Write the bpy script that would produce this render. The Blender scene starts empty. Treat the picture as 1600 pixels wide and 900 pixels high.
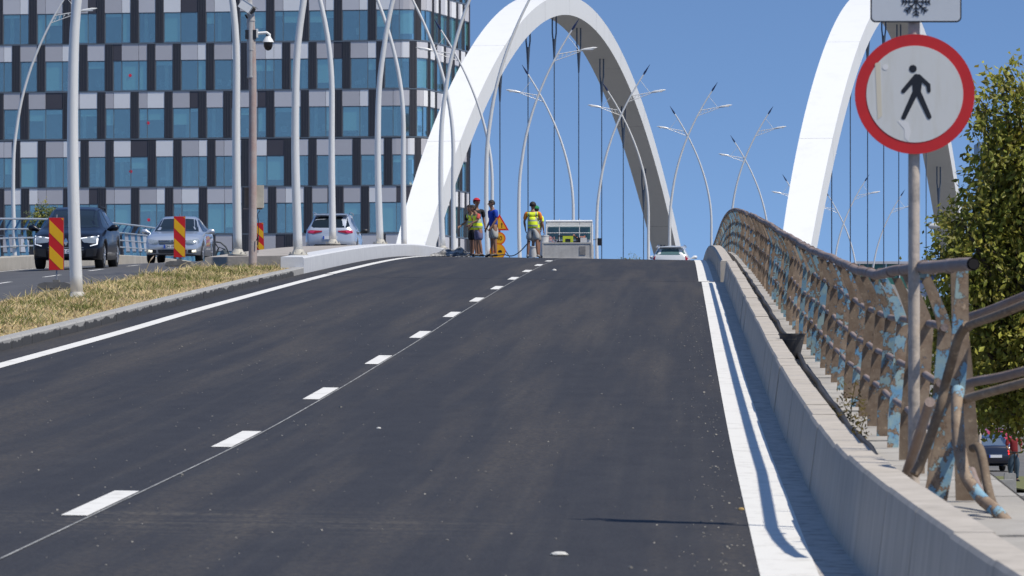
import bpy, bmesh, math, random
import numpy as np
from mathutils import Vector, Matrix
from mathutils.bvhtree import BVHTree
random.seed(7); rng = np.random.default_rng(7)
S = bpy.context.scene
# ------------------------------------------------------------ camera, sky, sun, exposure
cam = bpy.data.objects.new('camera', bpy.data.cameras.new('camera'))
S.collection.objects.link(cam); S.camera = cam
cam.location = (0, 0, 1.6); cam.rotation_euler = (math.radians(90), 0, 0)
cam.data.sensor_width = 36; cam.data.lens = 186.75; cam.data.shift_y = 190/1600
cam.data.clip_start = 0.5; cam.data.clip_end = 6000
cam.data.dof.use_dof = True; cam.data.dof.focus_distance = 95; cam.data.dof.aperture_fstop = 14
SUN_EL, SUN_AZ = 57.0, 30.0          # elevation; degrees behind the camera's right-hand side
sv = Vector((math.cos(math.radians(SUN_AZ))*math.cos(math.radians(SUN_EL)),
             -math.sin(math.radians(SUN_AZ))*math.cos(math.radians(SUN_EL)), math.sin(math.radians(SUN_EL))))
W = bpy.data.worlds.new('World'); S.world = W; W.use_nodes = True
wn = W.node_tree.nodes; wl = W.node_tree.links
sky = wn.new('ShaderNodeTexSky'); sky.sky_type = 'NISHITA'; sky.sun_disc = False
sky.sun_elevation = math.radians(SUN_EL); sky.sun_rotation = math.atan2(sv.x, sv.y)
sky.air_density = 1.0; sky.dust_density = 0.0; sky.ozone_density = 6.0; sky.altitude = 0
stc = wn.new('ShaderNodeTexCoord'); sva = wn.new('ShaderNodeVectorMath'); sva.operation = 'MULTIPLY_ADD'; sva.inputs[1].default_value = (1, 1, 3.0); sva.inputs[2].default_value = (0, 0, .17)
wl.new(stc.outputs['Generated'], sva.inputs[0]); wl.new(sva.outputs[0], sky.inputs[0])
wl.new(sky.outputs[0], wn['Background'].inputs[0]); wn['Background'].inputs[1].default_value = 0.15
sun = bpy.data.objects.new('sun', bpy.data.lights.new('sun', 'SUN')); S.collection.objects.link(sun)
sun.data.energy = 4.6; sun.data.angle = math.radians(0.53); sun.data.color = (1.0, 0.94, 0.84)
sun.rotation_euler = (-sv).to_track_quat('-Z', 'Y').to_euler(); sun.location = (30, -20, 60)
S.view_settings.view_transform = 'Standard'; S.view_settings.look = 'None'
S.view_settings.exposure = 0.0; S.view_settings.gamma = 1
S.render.resolution_x = 1024; S.render.resolution_y = 576

# ------------------------------------------------------------ materials
MATS = {}
def mat(name, col, rough=0.6, metal=0.0, var=0.0, vs=3.0, col2=None, bump=0.0, bs=30.0, spec=0.5, coat=0.0, emis=None, island=0.0, stretch=None, thr=None):
    if name in MATS: return MATS[name]
    m = bpy.data.materials.new(name); m.use_nodes = True; MATS[name] = m
    n = m.node_tree.nodes; l = m.node_tree.links; b = n['Principled BSDF']
    c1 = (*col, 1); c2 = (*(col2 if col2 else [x*(1-var) for x in col]), 1)
    b.inputs['Base Color'].default_value = c1
    b.inputs['Roughness'].default_value = rough; b.inputs['Metallic'].default_value = metal
    b.inputs['Specular IOR Level'].default_value = spec; b.inputs['Coat Weight'].default_value = coat
    b.inputs['Coat Roughness'].default_value = 0.03
    tc = n.new('ShaderNodeTexCoord'); mp = n.new('ShaderNodeMapping'); l.new(tc.outputs['Object'], mp.inputs[0])
    if stretch: mp.inputs['Scale'].default_value = stretch
    if var > 0 or col2:
        t = n.new('ShaderNodeTexNoise'); t.inputs['Scale'].default_value = vs; t.inputs['Detail'].default_value = 6; t.inputs['Roughness'].default_value = .65
        l.new(mp.outputs[0], t.inputs['Vector'])
        r = n.new('ShaderNodeMapRange'); r.inputs[1].default_value = (thr[0] if thr else .3); r.inputs[2].default_value = (thr[1] if thr else .7)
        l.new(t.outputs[0], r.inputs[0])
        x = n.new('ShaderNodeMix'); x.data_type = 'RGBA'; x.inputs[6].default_value = c1; x.inputs[7].default_value = c2
        l.new(r.outputs[0], x.inputs[0]); l.new(x.outputs[2], b.inputs['Base Color'])
        if island > 0:
            g = n.new('ShaderNodeNewGeometry'); hs = n.new('ShaderNodeHueSaturation')
            mr = n.new('ShaderNodeMapRange'); mr.inputs[3].default_value = 1-island; mr.inputs[4].default_value = 1+island
            mh = n.new('ShaderNodeMapRange'); mh.inputs[3].default_value = .5-island*.05; mh.inputs[4].default_value = .5+island*.03
            l.new(g.outputs['Random Per Island'], mr.inputs[0]); l.new(g.outputs['Random Per Island'], mh.inputs[0])
            l.new(mr.outputs[0], hs.inputs['Value']); l.new(mh.outputs[0], hs.inputs['Hue'])
            l.new(x.outputs[2], hs.inputs['Color']); l.new(hs.outputs[0], b.inputs['Base Color'])
    if bump > 0:
        t2 = n.new('ShaderNodeTexNoise'); t2.inputs['Scale'].default_value = bs; t2.inputs['Detail'].default_value = 5
        l.new(mp.outputs[0], t2.inputs['Vector'])
        bp = n.new('ShaderNodeBump'); bp.inputs['Strength'].default_value = bump; bp.inputs['Distance'].default_value = .02
        l.new(t2.outputs[0], bp.inputs['Height']); l.new(bp.outputs[0], b.inputs['Normal'])
    if emis:
        b.inputs['Emission Color'].default_value = (*emis[0], 1); b.inputs['Emission Strength'].default_value = emis[1]
    return m
def N(m, kind, **kw):
    x = m.node_tree.nodes.new('ShaderNode'+kind)
    for k, v in kw.items(): x.inputs[k].default_value = v
    return x
def streaks(m, amt=.55, col=(.10,.095,.085), sc=1.0):
    # rain streaks and stains of their own, on top of the base colour
    n = m.node_tree.nodes; l = m.node_tree.links; b = n['Principled BSDF']; src = b.inputs['Base Color'].links[0].from_socket
    tc = n.new('ShaderNodeTexCoord'); mp = n.new('ShaderNodeMapping'); mp.inputs['Scale'].default_value = (6*sc, 6*sc, .5*sc); l.new(tc.outputs['Object'], mp.inputs[0])
    t = n.new('ShaderNodeTexNoise'); t.inputs['Scale'].default_value = 1; t.inputs['Detail'].default_value = 8; t.inputs['Roughness'].default_value = .7; l.new(mp.outputs[0], t.inputs['Vector'])
    r = n.new('ShaderNodeMapRange'); r.inputs[1].default_value = .52; r.inputs[2].default_value = .80; r.inputs[4].default_value = amt; l.new(t.outputs[0], r.inputs[0])
    x = n.new('ShaderNodeMix'); x.data_type = 'RGBA'; l.new(src, x.inputs[6]); x.inputs[7].default_value = (*col, 1); l.new(r.outputs[0], x.inputs[0]); l.new(x.outputs[2], b.inputs['Base Color'])
concrete = mat('concrete', (.38,.35,.31), .85, col2=(.25,.24,.22), vs=2.2, bump=.35, bs=40)
def leafmat(name, c, c2):
    m = mat(name, c, .5, col2=c2, vs=1.1, island=.45, spec=.35)
    n = m.node_tree.nodes; l = m.node_tree.links; b = n['Principled BSDF']
    src = b.inputs['Base Color'].links[0].from_socket
    tr = n.new('ShaderNodeBsdfTranslucent'); l.new(src, tr.inputs[0]); ad = n.new('ShaderNodeMixShader'); ad.inputs[0].default_value = .48
    l.new(b.outputs[0], ad.inputs[1]); l.new(tr.outputs[0], ad.inputs[2]); l.new(ad.outputs[0], n['Material Output'].inputs[0])
    return m

# ------------------------------------------------------------ mesh helpers
class MB:
    def __init__(s): s.v = []; s.f = []; s.m = []; s.mats = []; s.smooth = []
    def mi(s, m):
        if m not in s.mats: s.mats.append(m)
        return s.mats.index(m)
    def add(s, vs, fs, m, smooth=False):
        o = len(s.v); s.v += [tuple(p) for p in vs]; k = s.mi(m)
        for f in fs: s.f.append(tuple(i+o for i in f)); s.m.append(k); s.smooth.append(smooth)
    def box(s, c, d, m, rot=None):
        x, y, z = d[0]/2, d[1]/2, d[2]/2
        p = [Vector((a, b, e)) for a in (-x, x) for b in (-y, y) for e in (-z, z)]
        if rot is not None: p = [rot @ q for q in p]
        p = [q + Vector(c) for q in p]
        s.add(p, [(0,1,3,2),(4,6,7,5),(0,4,5,1),(2,3,7,6),(0,2,6,4),(1,5,7,3)], m)
    def tube(s, path, r, m, n=12, caps=True, smooth=True):
        P = [Vector(p) for p in path]; R = r if isinstance(r, (list, tuple)) else [r]*len(P)
        vs = []; up = None
        for i, p in enumerate(P):
            t = (P[min(i+1, len(P)-1)] - P[max(i-1, 0)]).normalized()
            if up is None:
                up = Vector((0, 0, 1)) if abs(t.z) < .9 else Vector((0, 1, 0))
            a = t.cross(up)
            if a.length < 1e-4: a = t.cross(Vector((1, 0, 0)))
            a.normalize(); b = a.cross(t).normalized(); up = b
            for k in range(n):
                q = 2*math.pi*k/n; vs.append(p + (a*math.cos(q) + b*math.sin(q))*R[i])
        fs = [(i*n+k, i*n+(k+1) % n, (i+1)*n+(k+1) % n, (i+1)*n+k) for i in range(len(P)-1) for k in range(n)]
        s.add(vs, fs, m, smooth)
        if caps: s.add(vs[:n], [tuple(range(n))[::-1]], m); s.add(vs[-n:], [tuple(range(n))], m)
    def cyl(s, c, r, h, m, n=24, axis='z', r2=None):
        a = {'x': Vector((1,0,0)), 'y': Vector((0,1,0)), 'z': Vector((0,0,1))}[axis]
        s.tube([Vector(c)-a*h/2, Vector(c)+a*h/2], [r, r if r2 is None else r2], m, n)
    def prism(s, poly, y0, y1, m, M=None):
        # poly in local x,z ; extruded along y
        n = len(poly); vs = [Vector((x, y0, z)) for x, z in poly] + [Vector((x, y1, z)) for x, z in poly]
        if M is not None: vs = [M @ v for v in vs]
        s.add(vs, [tuple(range(n)), tuple(range(2*n-1, n-1, -1))] + [(i, i+n, (i+1) % n+n, (i+1) % n) for i in range(n)], m)
    def build(s, name, parent=None, loc=None, rotz=0, fix=False):
        me = bpy.data.meshes.new(name); me.from_pydata(s.v, [], s.f)
        for m in s.mats: me.materials.append(m)
        me.polygons.foreach_set('material_index', s.m); me.polygons.foreach_set('use_smooth', s.smooth)
        if fix or True:
            b = bmesh.new(); b.from_mesh(me); bmesh.ops.recalc_face_normals(b, faces=b.faces); b.to_mesh(me); b.free()
        me.update(); o = bpy.data.objects.new(name, me); S.collection.objects.link(o)
        if parent: o.parent = parent
        if loc is not None: o.location = loc
        if rotz: o.rotation_euler[2] = rotz
        return o
def tag(o, label=None, cat=None, group=None, kind=None):
    if label: o['label'] = label
    if cat: o['category'] = cat
    if group: o['group'] = group
    if kind: o['kind'] = kind
    return o
def thing(name, label, cat, loc=(0,0,0), rz=0, group=None):
    o = bpy.data.objects.new(name, None); S.collection.objects.link(o); o.empty_display_size = .2
    o.location = loc; o.rotation_euler[2] = rz
    return tag(o, label, cat, group)
def copy_tree(o, parent=None):
    c = o.copy(); S.collection.objects.link(c); c.parent = parent
    for ch in list(o.children): copy_tree(ch, c)
    return c

# ------------------------------------------------------------ the road's line and level
PZ = [(-60,-.9),(-40,-.88),(-20,-.5),(0,0),(15,.44),(26,.79),(33,1.02),(43,1.36),(53,1.76),(63,2.19),(73,2.63),(82,3.04),(92,3.48),(102.5,3.94),(113.7,4.42),(124,4.85),(133.8,5.25),(143,5.60),(158,6.10),(170,6.43),(185,6.76),(200,7.0),(230,7.45),(260,7.95),(295,8.65),(327,9.3),(365,10.0),(400,9.6),(435,8.9),(480,8.0),(560,5.5),(700,1.5),(800,.5)]
_x = np.array([p[0] for p in PZ], float); _z = np.array([p[1] for p in PZ], float)
_d = np.gradient(_z, _x)
def ZC(Y):
    Y = min(max(Y, _x[0]), _x[-1]); i = int(min(np.searchsorted(_x, Y, 'right')-1, len(_x)-2))
    h = _x[i+1]-_x[i]; t = (Y-_x[i])/h
    return float((2*t**3-3*t*t+1)*_z[i] + (t**3-2*t*t+t)*h*_d[i] + (-2*t**3+3*t*t)*_z[i+1] + (t**3-t*t)*h*_d[i+1])
def XC(Y):
    if Y < 242: return -3.61+.0322*Y
    if Y < 282: a = Y-242; return -3.61+.0322*242+.0322*a+(.155-.0322)*a*a/80
    return -3.61+.0322*242+.0322*40+(.155-.0322)*20+.155*(Y-282)
def zr(u, Y):
    if u > -4.6: return ZC(Y)-.015*u
    if u > -7.1: return ZC(Y)+.069
    return ZC(Y)+.069+.042*(u+7.1)
def P(u, Y, h=0.0): return Vector((XC(Y)+u, Y, zr(u, Y)+h))
def PX(x, Y): return (x-800)*Y/8300          # metres to the right of the camera for a thing seen at column x of the photo
GZ = -0.9
def yrange(a, b, step):
    n = max(1, int(round((b-a)/step))); return [a+(b-a)*i/n for i in range(n+1)]
def strip(mb, u0, u1, Ys, h, m, closed=0.0, nu=1):
    # a sheet following the road; closed > 0 gives it a skirt of that depth
    us = [u0+(u1-u0)*k/nu for k in range(nu+1)]
    vs = []; k = nu+1
    for Y in Ys:
        for u in us: p = P(u, Y); p.z += h; vs.append(p)
    fs = [(i*k+j, i*k+j+1, (i+1)*k+j+1, (i+1)*k+j) for i in range(len(Ys)-1) for j in range(nu)]
    mb.add(vs, fs, m)
def bar(mb, prof, Ys, m, uf=None, jit=None, caps=True):
    # prof: closed list of (u,h) carried along the road
    n = len(prof); vs = []
    for i, Y in enumerate(Ys):
        du = uf(Y) if uf else 0
        for u, h in prof:
            p = P(prof[0][0], Y); p = Vector((XC(Y)+u+du, Y, p.z+h)); vs.append(p)
    fs = [(i*n+k, i*n+(k+1) % n, (i+1)*n+(k+1) % n, (i+1)*n+k) for i in range(len(Ys)-1) for k in range(n)]
    if caps: fs += [tuple(range(n))[::-1], tuple(range((len(Ys)-1)*n, len(Ys)*n))]
    mb.add(vs, fs, m)

# ------------------------------------------------------------ ground, roads
gm = mat('street_asphalt', (.10,.10,.098), .9, col2=(.16,.15,.135), vs=.12, bump=.2, bs=8)
mb = MB(); R = 3000
mb.add([(-R,-200,GZ),(R,-200,GZ),(R,R,GZ),(-R,R,GZ)], [(0,1,2,3)], gm)
tag(mb.build('ground'), kind='structure')

am = bpy.data.materials.new('asphalt'); am.use_nodes = True
n = am.node_tree.nodes; l = am.node_tree.links; b = n['Principled BSDF']
b.inputs['Roughness'].default_value = .82; b.inputs['Specular IOR Level'].default_value = .35
tc = n.new('ShaderNodeTexCoord')
sh = N(am, 'Mapping'); sh.inputs['Rotation'].default_value = (0, 0, math.radians(1.85)); l.new(tc.outputs['Object'], sh.inputs[0])
def noise(vec, scale, stretch, det=5, dist=0.0):
    mp = N(am, 'Mapping'); mp.inputs['Scale'].default_value = stretch; l.new(vec, mp.inputs[0])
    t = N(am, 'TexNoise'); t.inputs['Scale'].default_value = scale; t.inputs['Detail'].default_value = det; t.inputs['Distortion'].default_value = dist; t.inputs['Roughness'].default_value = .6
    l.new(mp.outputs[0], t.inputs['Vector']); return t.outputs[0]
def rng_(s, a, bb, c=0., d=1.):
    r = N(am, 'MapRange'); r.inputs[1].default_value = a; r.inputs[2].default_value = bb; r.inputs[3].default_value = c; r.inputs[4].default_value = d
    l.new(s, r.inputs[0]); return r.outputs[0]
def mixc(f, a, bcol):
    x = n.new('ShaderNodeMix'); x.data_type = 'RGBA'
    if isinstance(a, tuple): x.inputs[6].default_value = (*a, 1)
    else: l.new(a, x.inputs[6])
    if isinstance(bcol, tuple): x.inputs[7].default_value = (*bcol, 1)
    else: l.new(bcol, x.inputs[7])
    l.new(f, x.inputs[0]); return x.outputs[2]
def mul(a, bb):
    x = N(am, 'Math'); x.operation = 'MULTIPLY'; l.new(a, x.inputs[0])
    if isinstance(bb, float): x.inputs[1].default_value = bb
    else: l.new(bb, x.inputs[1])
    return x.outputs[0]
o = sh.outputs[0]
streak = rng_(noise(o, 1.0, (1.5, .018, 1), 4), .46, .66)
patch = rng_(noise(o, .12, (1, .35, 1), 5, .4), .35, .65)
fine = rng_(noise(o, 55, (1, 1, 1), 3), .3, .7)
mid = rng_(noise(o, 3, (1.2, .35, 1), 6), .3, .7)
col = mixc(fine, (.009,.0095,.0125), (.039,.0395,.046))
col = mixc(mul(mid, .30), col, (.050,.050,.054))
streak2 = rng_(noise(o, 1.0, (5.5, .03, 1), 3), .5, .68)
grain = rng_(noise(o, 24, (1, .5, 1), 2), .35, .65)
col = mixc(mul(mul(streak, grain), .62), col, (.088,.075,.060))
col = mixc(mul(mul(streak2, grain), .30), col, (.080,.074,.066))
sxyz = N(am, 'SeparateXYZ'); l.new(tc.outputs['Object'], sxyz.inputs[0])
def near(s, c, w):
    a_ = N(am, 'Math'); a_.operation = 'SUBTRACT'; l.new(s, a_.inputs[0]); a_.inputs[1].default_value = c
    q_ = N(am, 'Math'); q_.operation = 'ABSOLUTE'; l.new(a_.outputs[0], q_.inputs[0]); return rng_(q_.outputs[0], 0, w, 1, 0)
band = mul(mul(near(sxyz.outputs[1], 31.2, 2.2), near(sxyz.outputs[0], -2.0, 2.6)), rng_(noise(tc.outputs['Object'], 1.0, (.7, 5, 1), 6), .42, .66))
col = mixc(mul(mul(band, grain), .9), col, (.13,.115,.092))
col = mixc(mul(mul(patch, streak), .10), col, (.11,.092,.072))
vo = N(am, 'TexVoronoi'); vo.inputs['Scale'].default_value = 8; l.new(o, vo.inputs['Vector'])
sp = rng_(vo.outputs['Distance'], .03, .045, 1., 0.)
dm = rng_(noise(o, .5, (1.3, .12, 1), 4), .50, .60)
spn = rng_(noise(o, 7, (1, 1, 1), 2), .45, .6)
col = mixc(mul(mul(mul(sp, dm), spn), .55), col, (.26,.235,.19))
l.new(col, b.inputs['Base Color'])
bp = N(am, 'Bump'); bp.inputs['Strength'].default_value = .5; bp.inputs['Distance'].default_value = .012
l.new(noise(o, 38, (1, 1, 1), 6), bp.inputs['Height']); l.new(bp.outputs[0], b.inputs['Normal'])
MATS['asphalt'] = am
asphalt_old = mat('old_asphalt', (.085,.085,.088), .85, col2=(.062,.062,.066), vs=.8, stretch=(1.5,.15,1), bump=.3, bs=30)

Ynear = yrange(-40, 112.2, 1.0); Yfar = yrange(112.28, 240, 1.0)+yrange(242, 700, 6)
mb = MB(); strip(mb, -4.6, 4.46, Ynear, 0, am, nu=4); strip(mb, -4.6, 4.46, [112.2, 112.28], -.02, mat('joint_rubber', (.02,.02,.02), .7)); strip(mb, -4.6, 4.46, Yfar, 0, am, nu=4)
tag(mb.build('road'), kind='structure')
mb = MB(); strip(mb, -14.4, -7.1, Ynear+Yfar, 0, asphalt_old, nu=3)
tag(mb.build('opposite_road'), kind='structure')
skirt = mat('retaining_concrete', (.33,.32,.30), .9, var=.3, vs=.5, bump=.3, bs=10)
mb = MB()
for u, hh in ((5.55, .26), (-14.9, .1)):
    Ys = Ynear+Yfar; vs = []
    for Y in Ys:
        p = P(u, Y, hh-.012); vs += [p, (p.x, p.y, min(GZ-.1, p.z))]
    mb.add(vs, [(2*i, 2*i+1, 2*i+3, 2*i+2) for i in range(len(Ys)-1)], skirt)
tag(mb.build('ramp_retaining_structure'), kind='structure')

paint = mat('road_paint', (.71,.695,.65), .7, col2=(.50,.48,.44), vs=5, thr=(.52,.78), stretch=(1,.6,1), bump=.2, bs=60)
mb = MB()
for k in range(12):
    Yc = 33.0+10*k; strip(mb, -.08, .08, yrange(Yc-1.5, Yc+1.5, .5), .004, paint)
tag(mb.build('lane_marking'), kind='structure')
mb = MB(); strip(mb, .093, .107, yrange(14, 158, 1), .004, mat('chalk_line', (.42,.42,.40), .8, col2=(.15,.15,.15), vs=3))
tag(mb.build('setting_out_line'), kind='structure')
mb = MB(); strip(mb, -4.12, -3.92, yrange(10, 114.6, 1), .004, paint); strip(mb, -4.14, -3.94, yrange(115.2, 240, 1), .004, paint)
tag(mb.build('edge_line_marking'), kind='structure')
mb = MB(); strip(mb, 4.0, 4.30, yrange(5, 112.1, 1), .004, paint); strip(mb, 3.94, 4.26, yrange(112.5, 240, 1), .004, paint)
tag(mb.build('edge_line_marking'), kind='structure')
gut = mat('gutter_concrete', (.46,.43,.39), .85, col2=(.17,.155,.14), vs=7, thr=(.45,.75), bump=.3)
mb = MB(); strip(mb, 4.30, 5.3, yrange(8, 34, 1), .003, gut); strip(mb, 4.30, 4.47, yrange(34, 112.1, 1), .003, gut); strip(mb, 4.26, 4.46, yrange(112.5, 240, 1), .003, gut)
tag(mb.build('gutter'), kind='structure')
mb = MB()
for k in range(14):
    Yc = 76+9*k; strip(mb, -10.83, -10.70, yrange(Yc-1.5, Yc+1.5, .5), .004, paint)
strip(mb, -14.1, -13.95, yrange(20, 240, 1), .004, paint)
tag(mb.build('lane_marking'), kind='structure')

# verge soil, kerb, platform
soil = mat('dry_soil', (.45,.36,.20), .95, col2=(.11,.09,.055), vs=4, bump=.5, bs=14)
mb = MB(); strip(mb, -7.1, -4.80, yrange(10, 117, 1), .10, soil)
tag(mb.build('grass_verge_ground'), kind='structure')
kerbm = bpy.data.materials.new('tarred_kerb'); kerbm.use_nodes = True
km = kerbm; n2 = km.node_tree.nodes; l2 = km.node_tree.links; b2 = n2['Principled BSDF']; b2.inputs['Roughness'].default_value = .85
tcx = n2.new('ShaderNodeTexCoord'); nz = n2.new('ShaderNodeTexNoise'); nz.inputs['Scale'].default_value = 1.0; nz.inputs['Detail'].default_value = 8; nz.inputs['Roughness'].default_value = .7
l2.new(tcx.outputs['Object'], nz.inputs['Vector'])
rr = n2.new('ShaderNodeMapRange'); rr.inputs[1].default_value = .93; rr.inputs[2].default_value = .97
at = n2.new('ShaderNodeAttribute'); at.attribute_name = 'low'
mlt = n2.new('ShaderNodeMath'); mlt.operation = 'ADD'; l2.new(nz.outputs[0], mlt.inputs[0]); l2.new(at.outputs['Fac'], mlt.inputs[1]); l2.new(mlt.outputs[0], rr.inputs[0])
nz2 = n2.new('ShaderNodeTexNoise'); nz2.inputs['Scale'].default_value = 9; l2.new(tcx.outputs['Object'], nz2.inputs['Vector'])
mx0 = n2.new('ShaderNodeMix'); mx0.data_type = 'RGBA'; mx0.inputs[6].default_value = (.27,.265,.25,1); mx0.inputs[7].default_value = (.40,.39,.37,1); l2.new(nz2.outputs[0], mx0.inputs[0])
mx1 = n2.new('ShaderNodeMix'); mx1.data_type = 'RGBA'; mx1.inputs[7].default_value = (.05,.05,.052,1); l2.new(mx0.outputs[2], mx1.inputs[6]); l2.new(rr.outputs[0], mx1.inputs[0])
l2.new(mx1.outputs[2], b2.inputs['Base Color'])
mb = MB(); Yk = []; y = 20.0
while y < 115:
    bar(mb, [(-4.6, -.05), (-4.6, .12), (-4.62, .14), (-4.79, .14), (-4.80, -.05)], [y, y+.49, y+.985] if y < 114 else [y, 115], kerbm, uf=lambda Y, q=random.uniform(-.004, .004): q); y += 1.0
ko = mb.build('verge_kerb'); tag(ko, kind='structure')
ca = ko.data.attributes.new('low', 'FLOAT', 'POINT'); vals = []
for v in ko.data.vertices:
    h = v.co.z - zr(-4.6, v.co.y); vals.append((1.0 if h < .05 else .35) if h < .125 and v.co.y > 50 and v.co.y < 112 else 0.0)
ca.data.foreach_set('value', vals)

palewall = mat('pale_painted_concrete', (.60,.61,.62), .75, col2=(.52,.53,.55), vs=2.5, bump=.15, bs=25)
mb = MB(); bar(mb, [(-4.6, -.05), (-4.6, .33), (-4.63, .36), (-5.10, .36), (-5.10, -.05)], yrange(115, 240, 1.5)+yrange(246, 480, 6), palewall)
tag(mb.build('median_kerb'), kind='structure')
paver = mat('beige_paving', (.42,.38,.34), .9, col2=(.25,.23,.20), vs=1.6, thr=(.35,.75), bump=.3, bs=20)
mb = MB(); bar(mb, [(-5.10, -.05), (-5.10, .345), (-7.1, .30), (-7.1, -.05)], yrange(119, 240, 1.5)+yrange(246, 480, 6), paver)
mb2 = MB()
tag(mb.build('tram_platform'), kind='structure')
# ------------------------------------------------------------ right-hand concrete parapet kerb
kc = mat('kerb_concrete', (.50,.45,.385), .88, col2=(.38,.34,.285), vs=1.6, stretch=(2.4,2.4,.5), thr=(.35,.75), bump=.12, bs=26)
streaks(kc, .42)
flare = lambda Y: .26*(max(0, 32-Y)/12)**1.6 if Y < 32 else 0
mb = MB(); y = 12.0
r0 = random.Random(3)
while y < 112:
    e = min(y+1.994, 112.0); j = r0.uniform(-.006, .006); hj = r0.uniform(-.006, .006); hb = .45+.05*min(1, max(0, (34-y)/8))
    ys = [y, (y+e)/2, e]
    bar(mb, [(4.46, -.03), (4.52, hb-.02+hj), (4.535, hb+hj), (4.70, hb+hj), (4.71, hb-.015+hj), (4.71, -.03)], ys, kc, uf=lambda Y, q=j: flare(Y)+q)
    y += 2.0
tag(mb.build('concrete_parapet'), 'long low grey concrete parapet curving along the right edge of the near road', 'parapet')
mb = MB(); y = 112.4
while y < 250:
    e = min(y+1.985, 250); j = r0.uniform(-.006, .006)
    bar(mb, [(4.40, -.03), (4.40, .42), (4.42, .45), (4.66, .45), (4.67, .43), (4.67, -.03)], [y, (y+e)/2, e], kc, uf=lambda Y, q=j: q)
    y += 2.0
tag(mb.build('concrete_parapet'), 'distant rounded end of the grey concrete parapet beyond the joint near the crest', 'parapet')
# channel floor, cable and ledge slabs behind the parapet
mb = MB(); bar(mb, [(4.715, -.03), (4.715, .235), (4.90, .235), (4.90, -.03)], yrange(12, 112, 1), mat('dirty_concrete', (.24,.22,.19), .95, col2=(.13,.12,.10), vs=3, bump=.6, bs=12), uf=flare)
tag(mb.build('gutter_channel'), kind='structure')
ledgem = mat('ledge_concrete', (.44,.415,.37), .9, col2=(.30,.275,.24), vs=1.2, bump=.4, bs=18)
mb = MB(); y = 12.0
while y < 250:
    e = min(y+1.96, 250); q = r0.uniform(-.01, .006)
    bar(mb, [(4.91, .0), (4.91, .265+q), (5.5, .27+q), (5.5, .0)], [y, e], ledgem); y += 2.0
mb.v = mb.v
tag(mb.build('ledge_slabs'), kind='structure')
mb = MB(); pts = []
for Y in yrange(24, 111, .7): pts.append(P(4.875+.012*math.sin(Y*.9)+(.15 if False else 0)+flare(Y)*.3, Y, .285+.006*math.sin(Y*2.3)))
mb.tube(pts, .024, mat('black_cable', (.035,.033,.032), .6), 8)
tag(mb.build('cable'), 'thick black cable lying in the channel behind the right parapet', 'cable')
mb = MB()
for k in range(420):     # crumbs in the channel
    Y = r0.uniform(26, 110); p = P(r0.uniform(4.72, 4.9), Y, .24); s = r0.uniform(.006, .02)
    mb.box(p+Vector((0,0,s*.3)), (s*1.6, s*1.3, s), concrete, Matrix.Rotation(r0.uniform(0, 3), 3, 'Z') @ Matrix.Rotation(r0.uniform(0, .6), 3, 'X'))
tag(mb.build('rubble'), 'grey rubble crumbs strewn in the channel behind the right parapet', 'rubble', kind='stuff')

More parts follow.
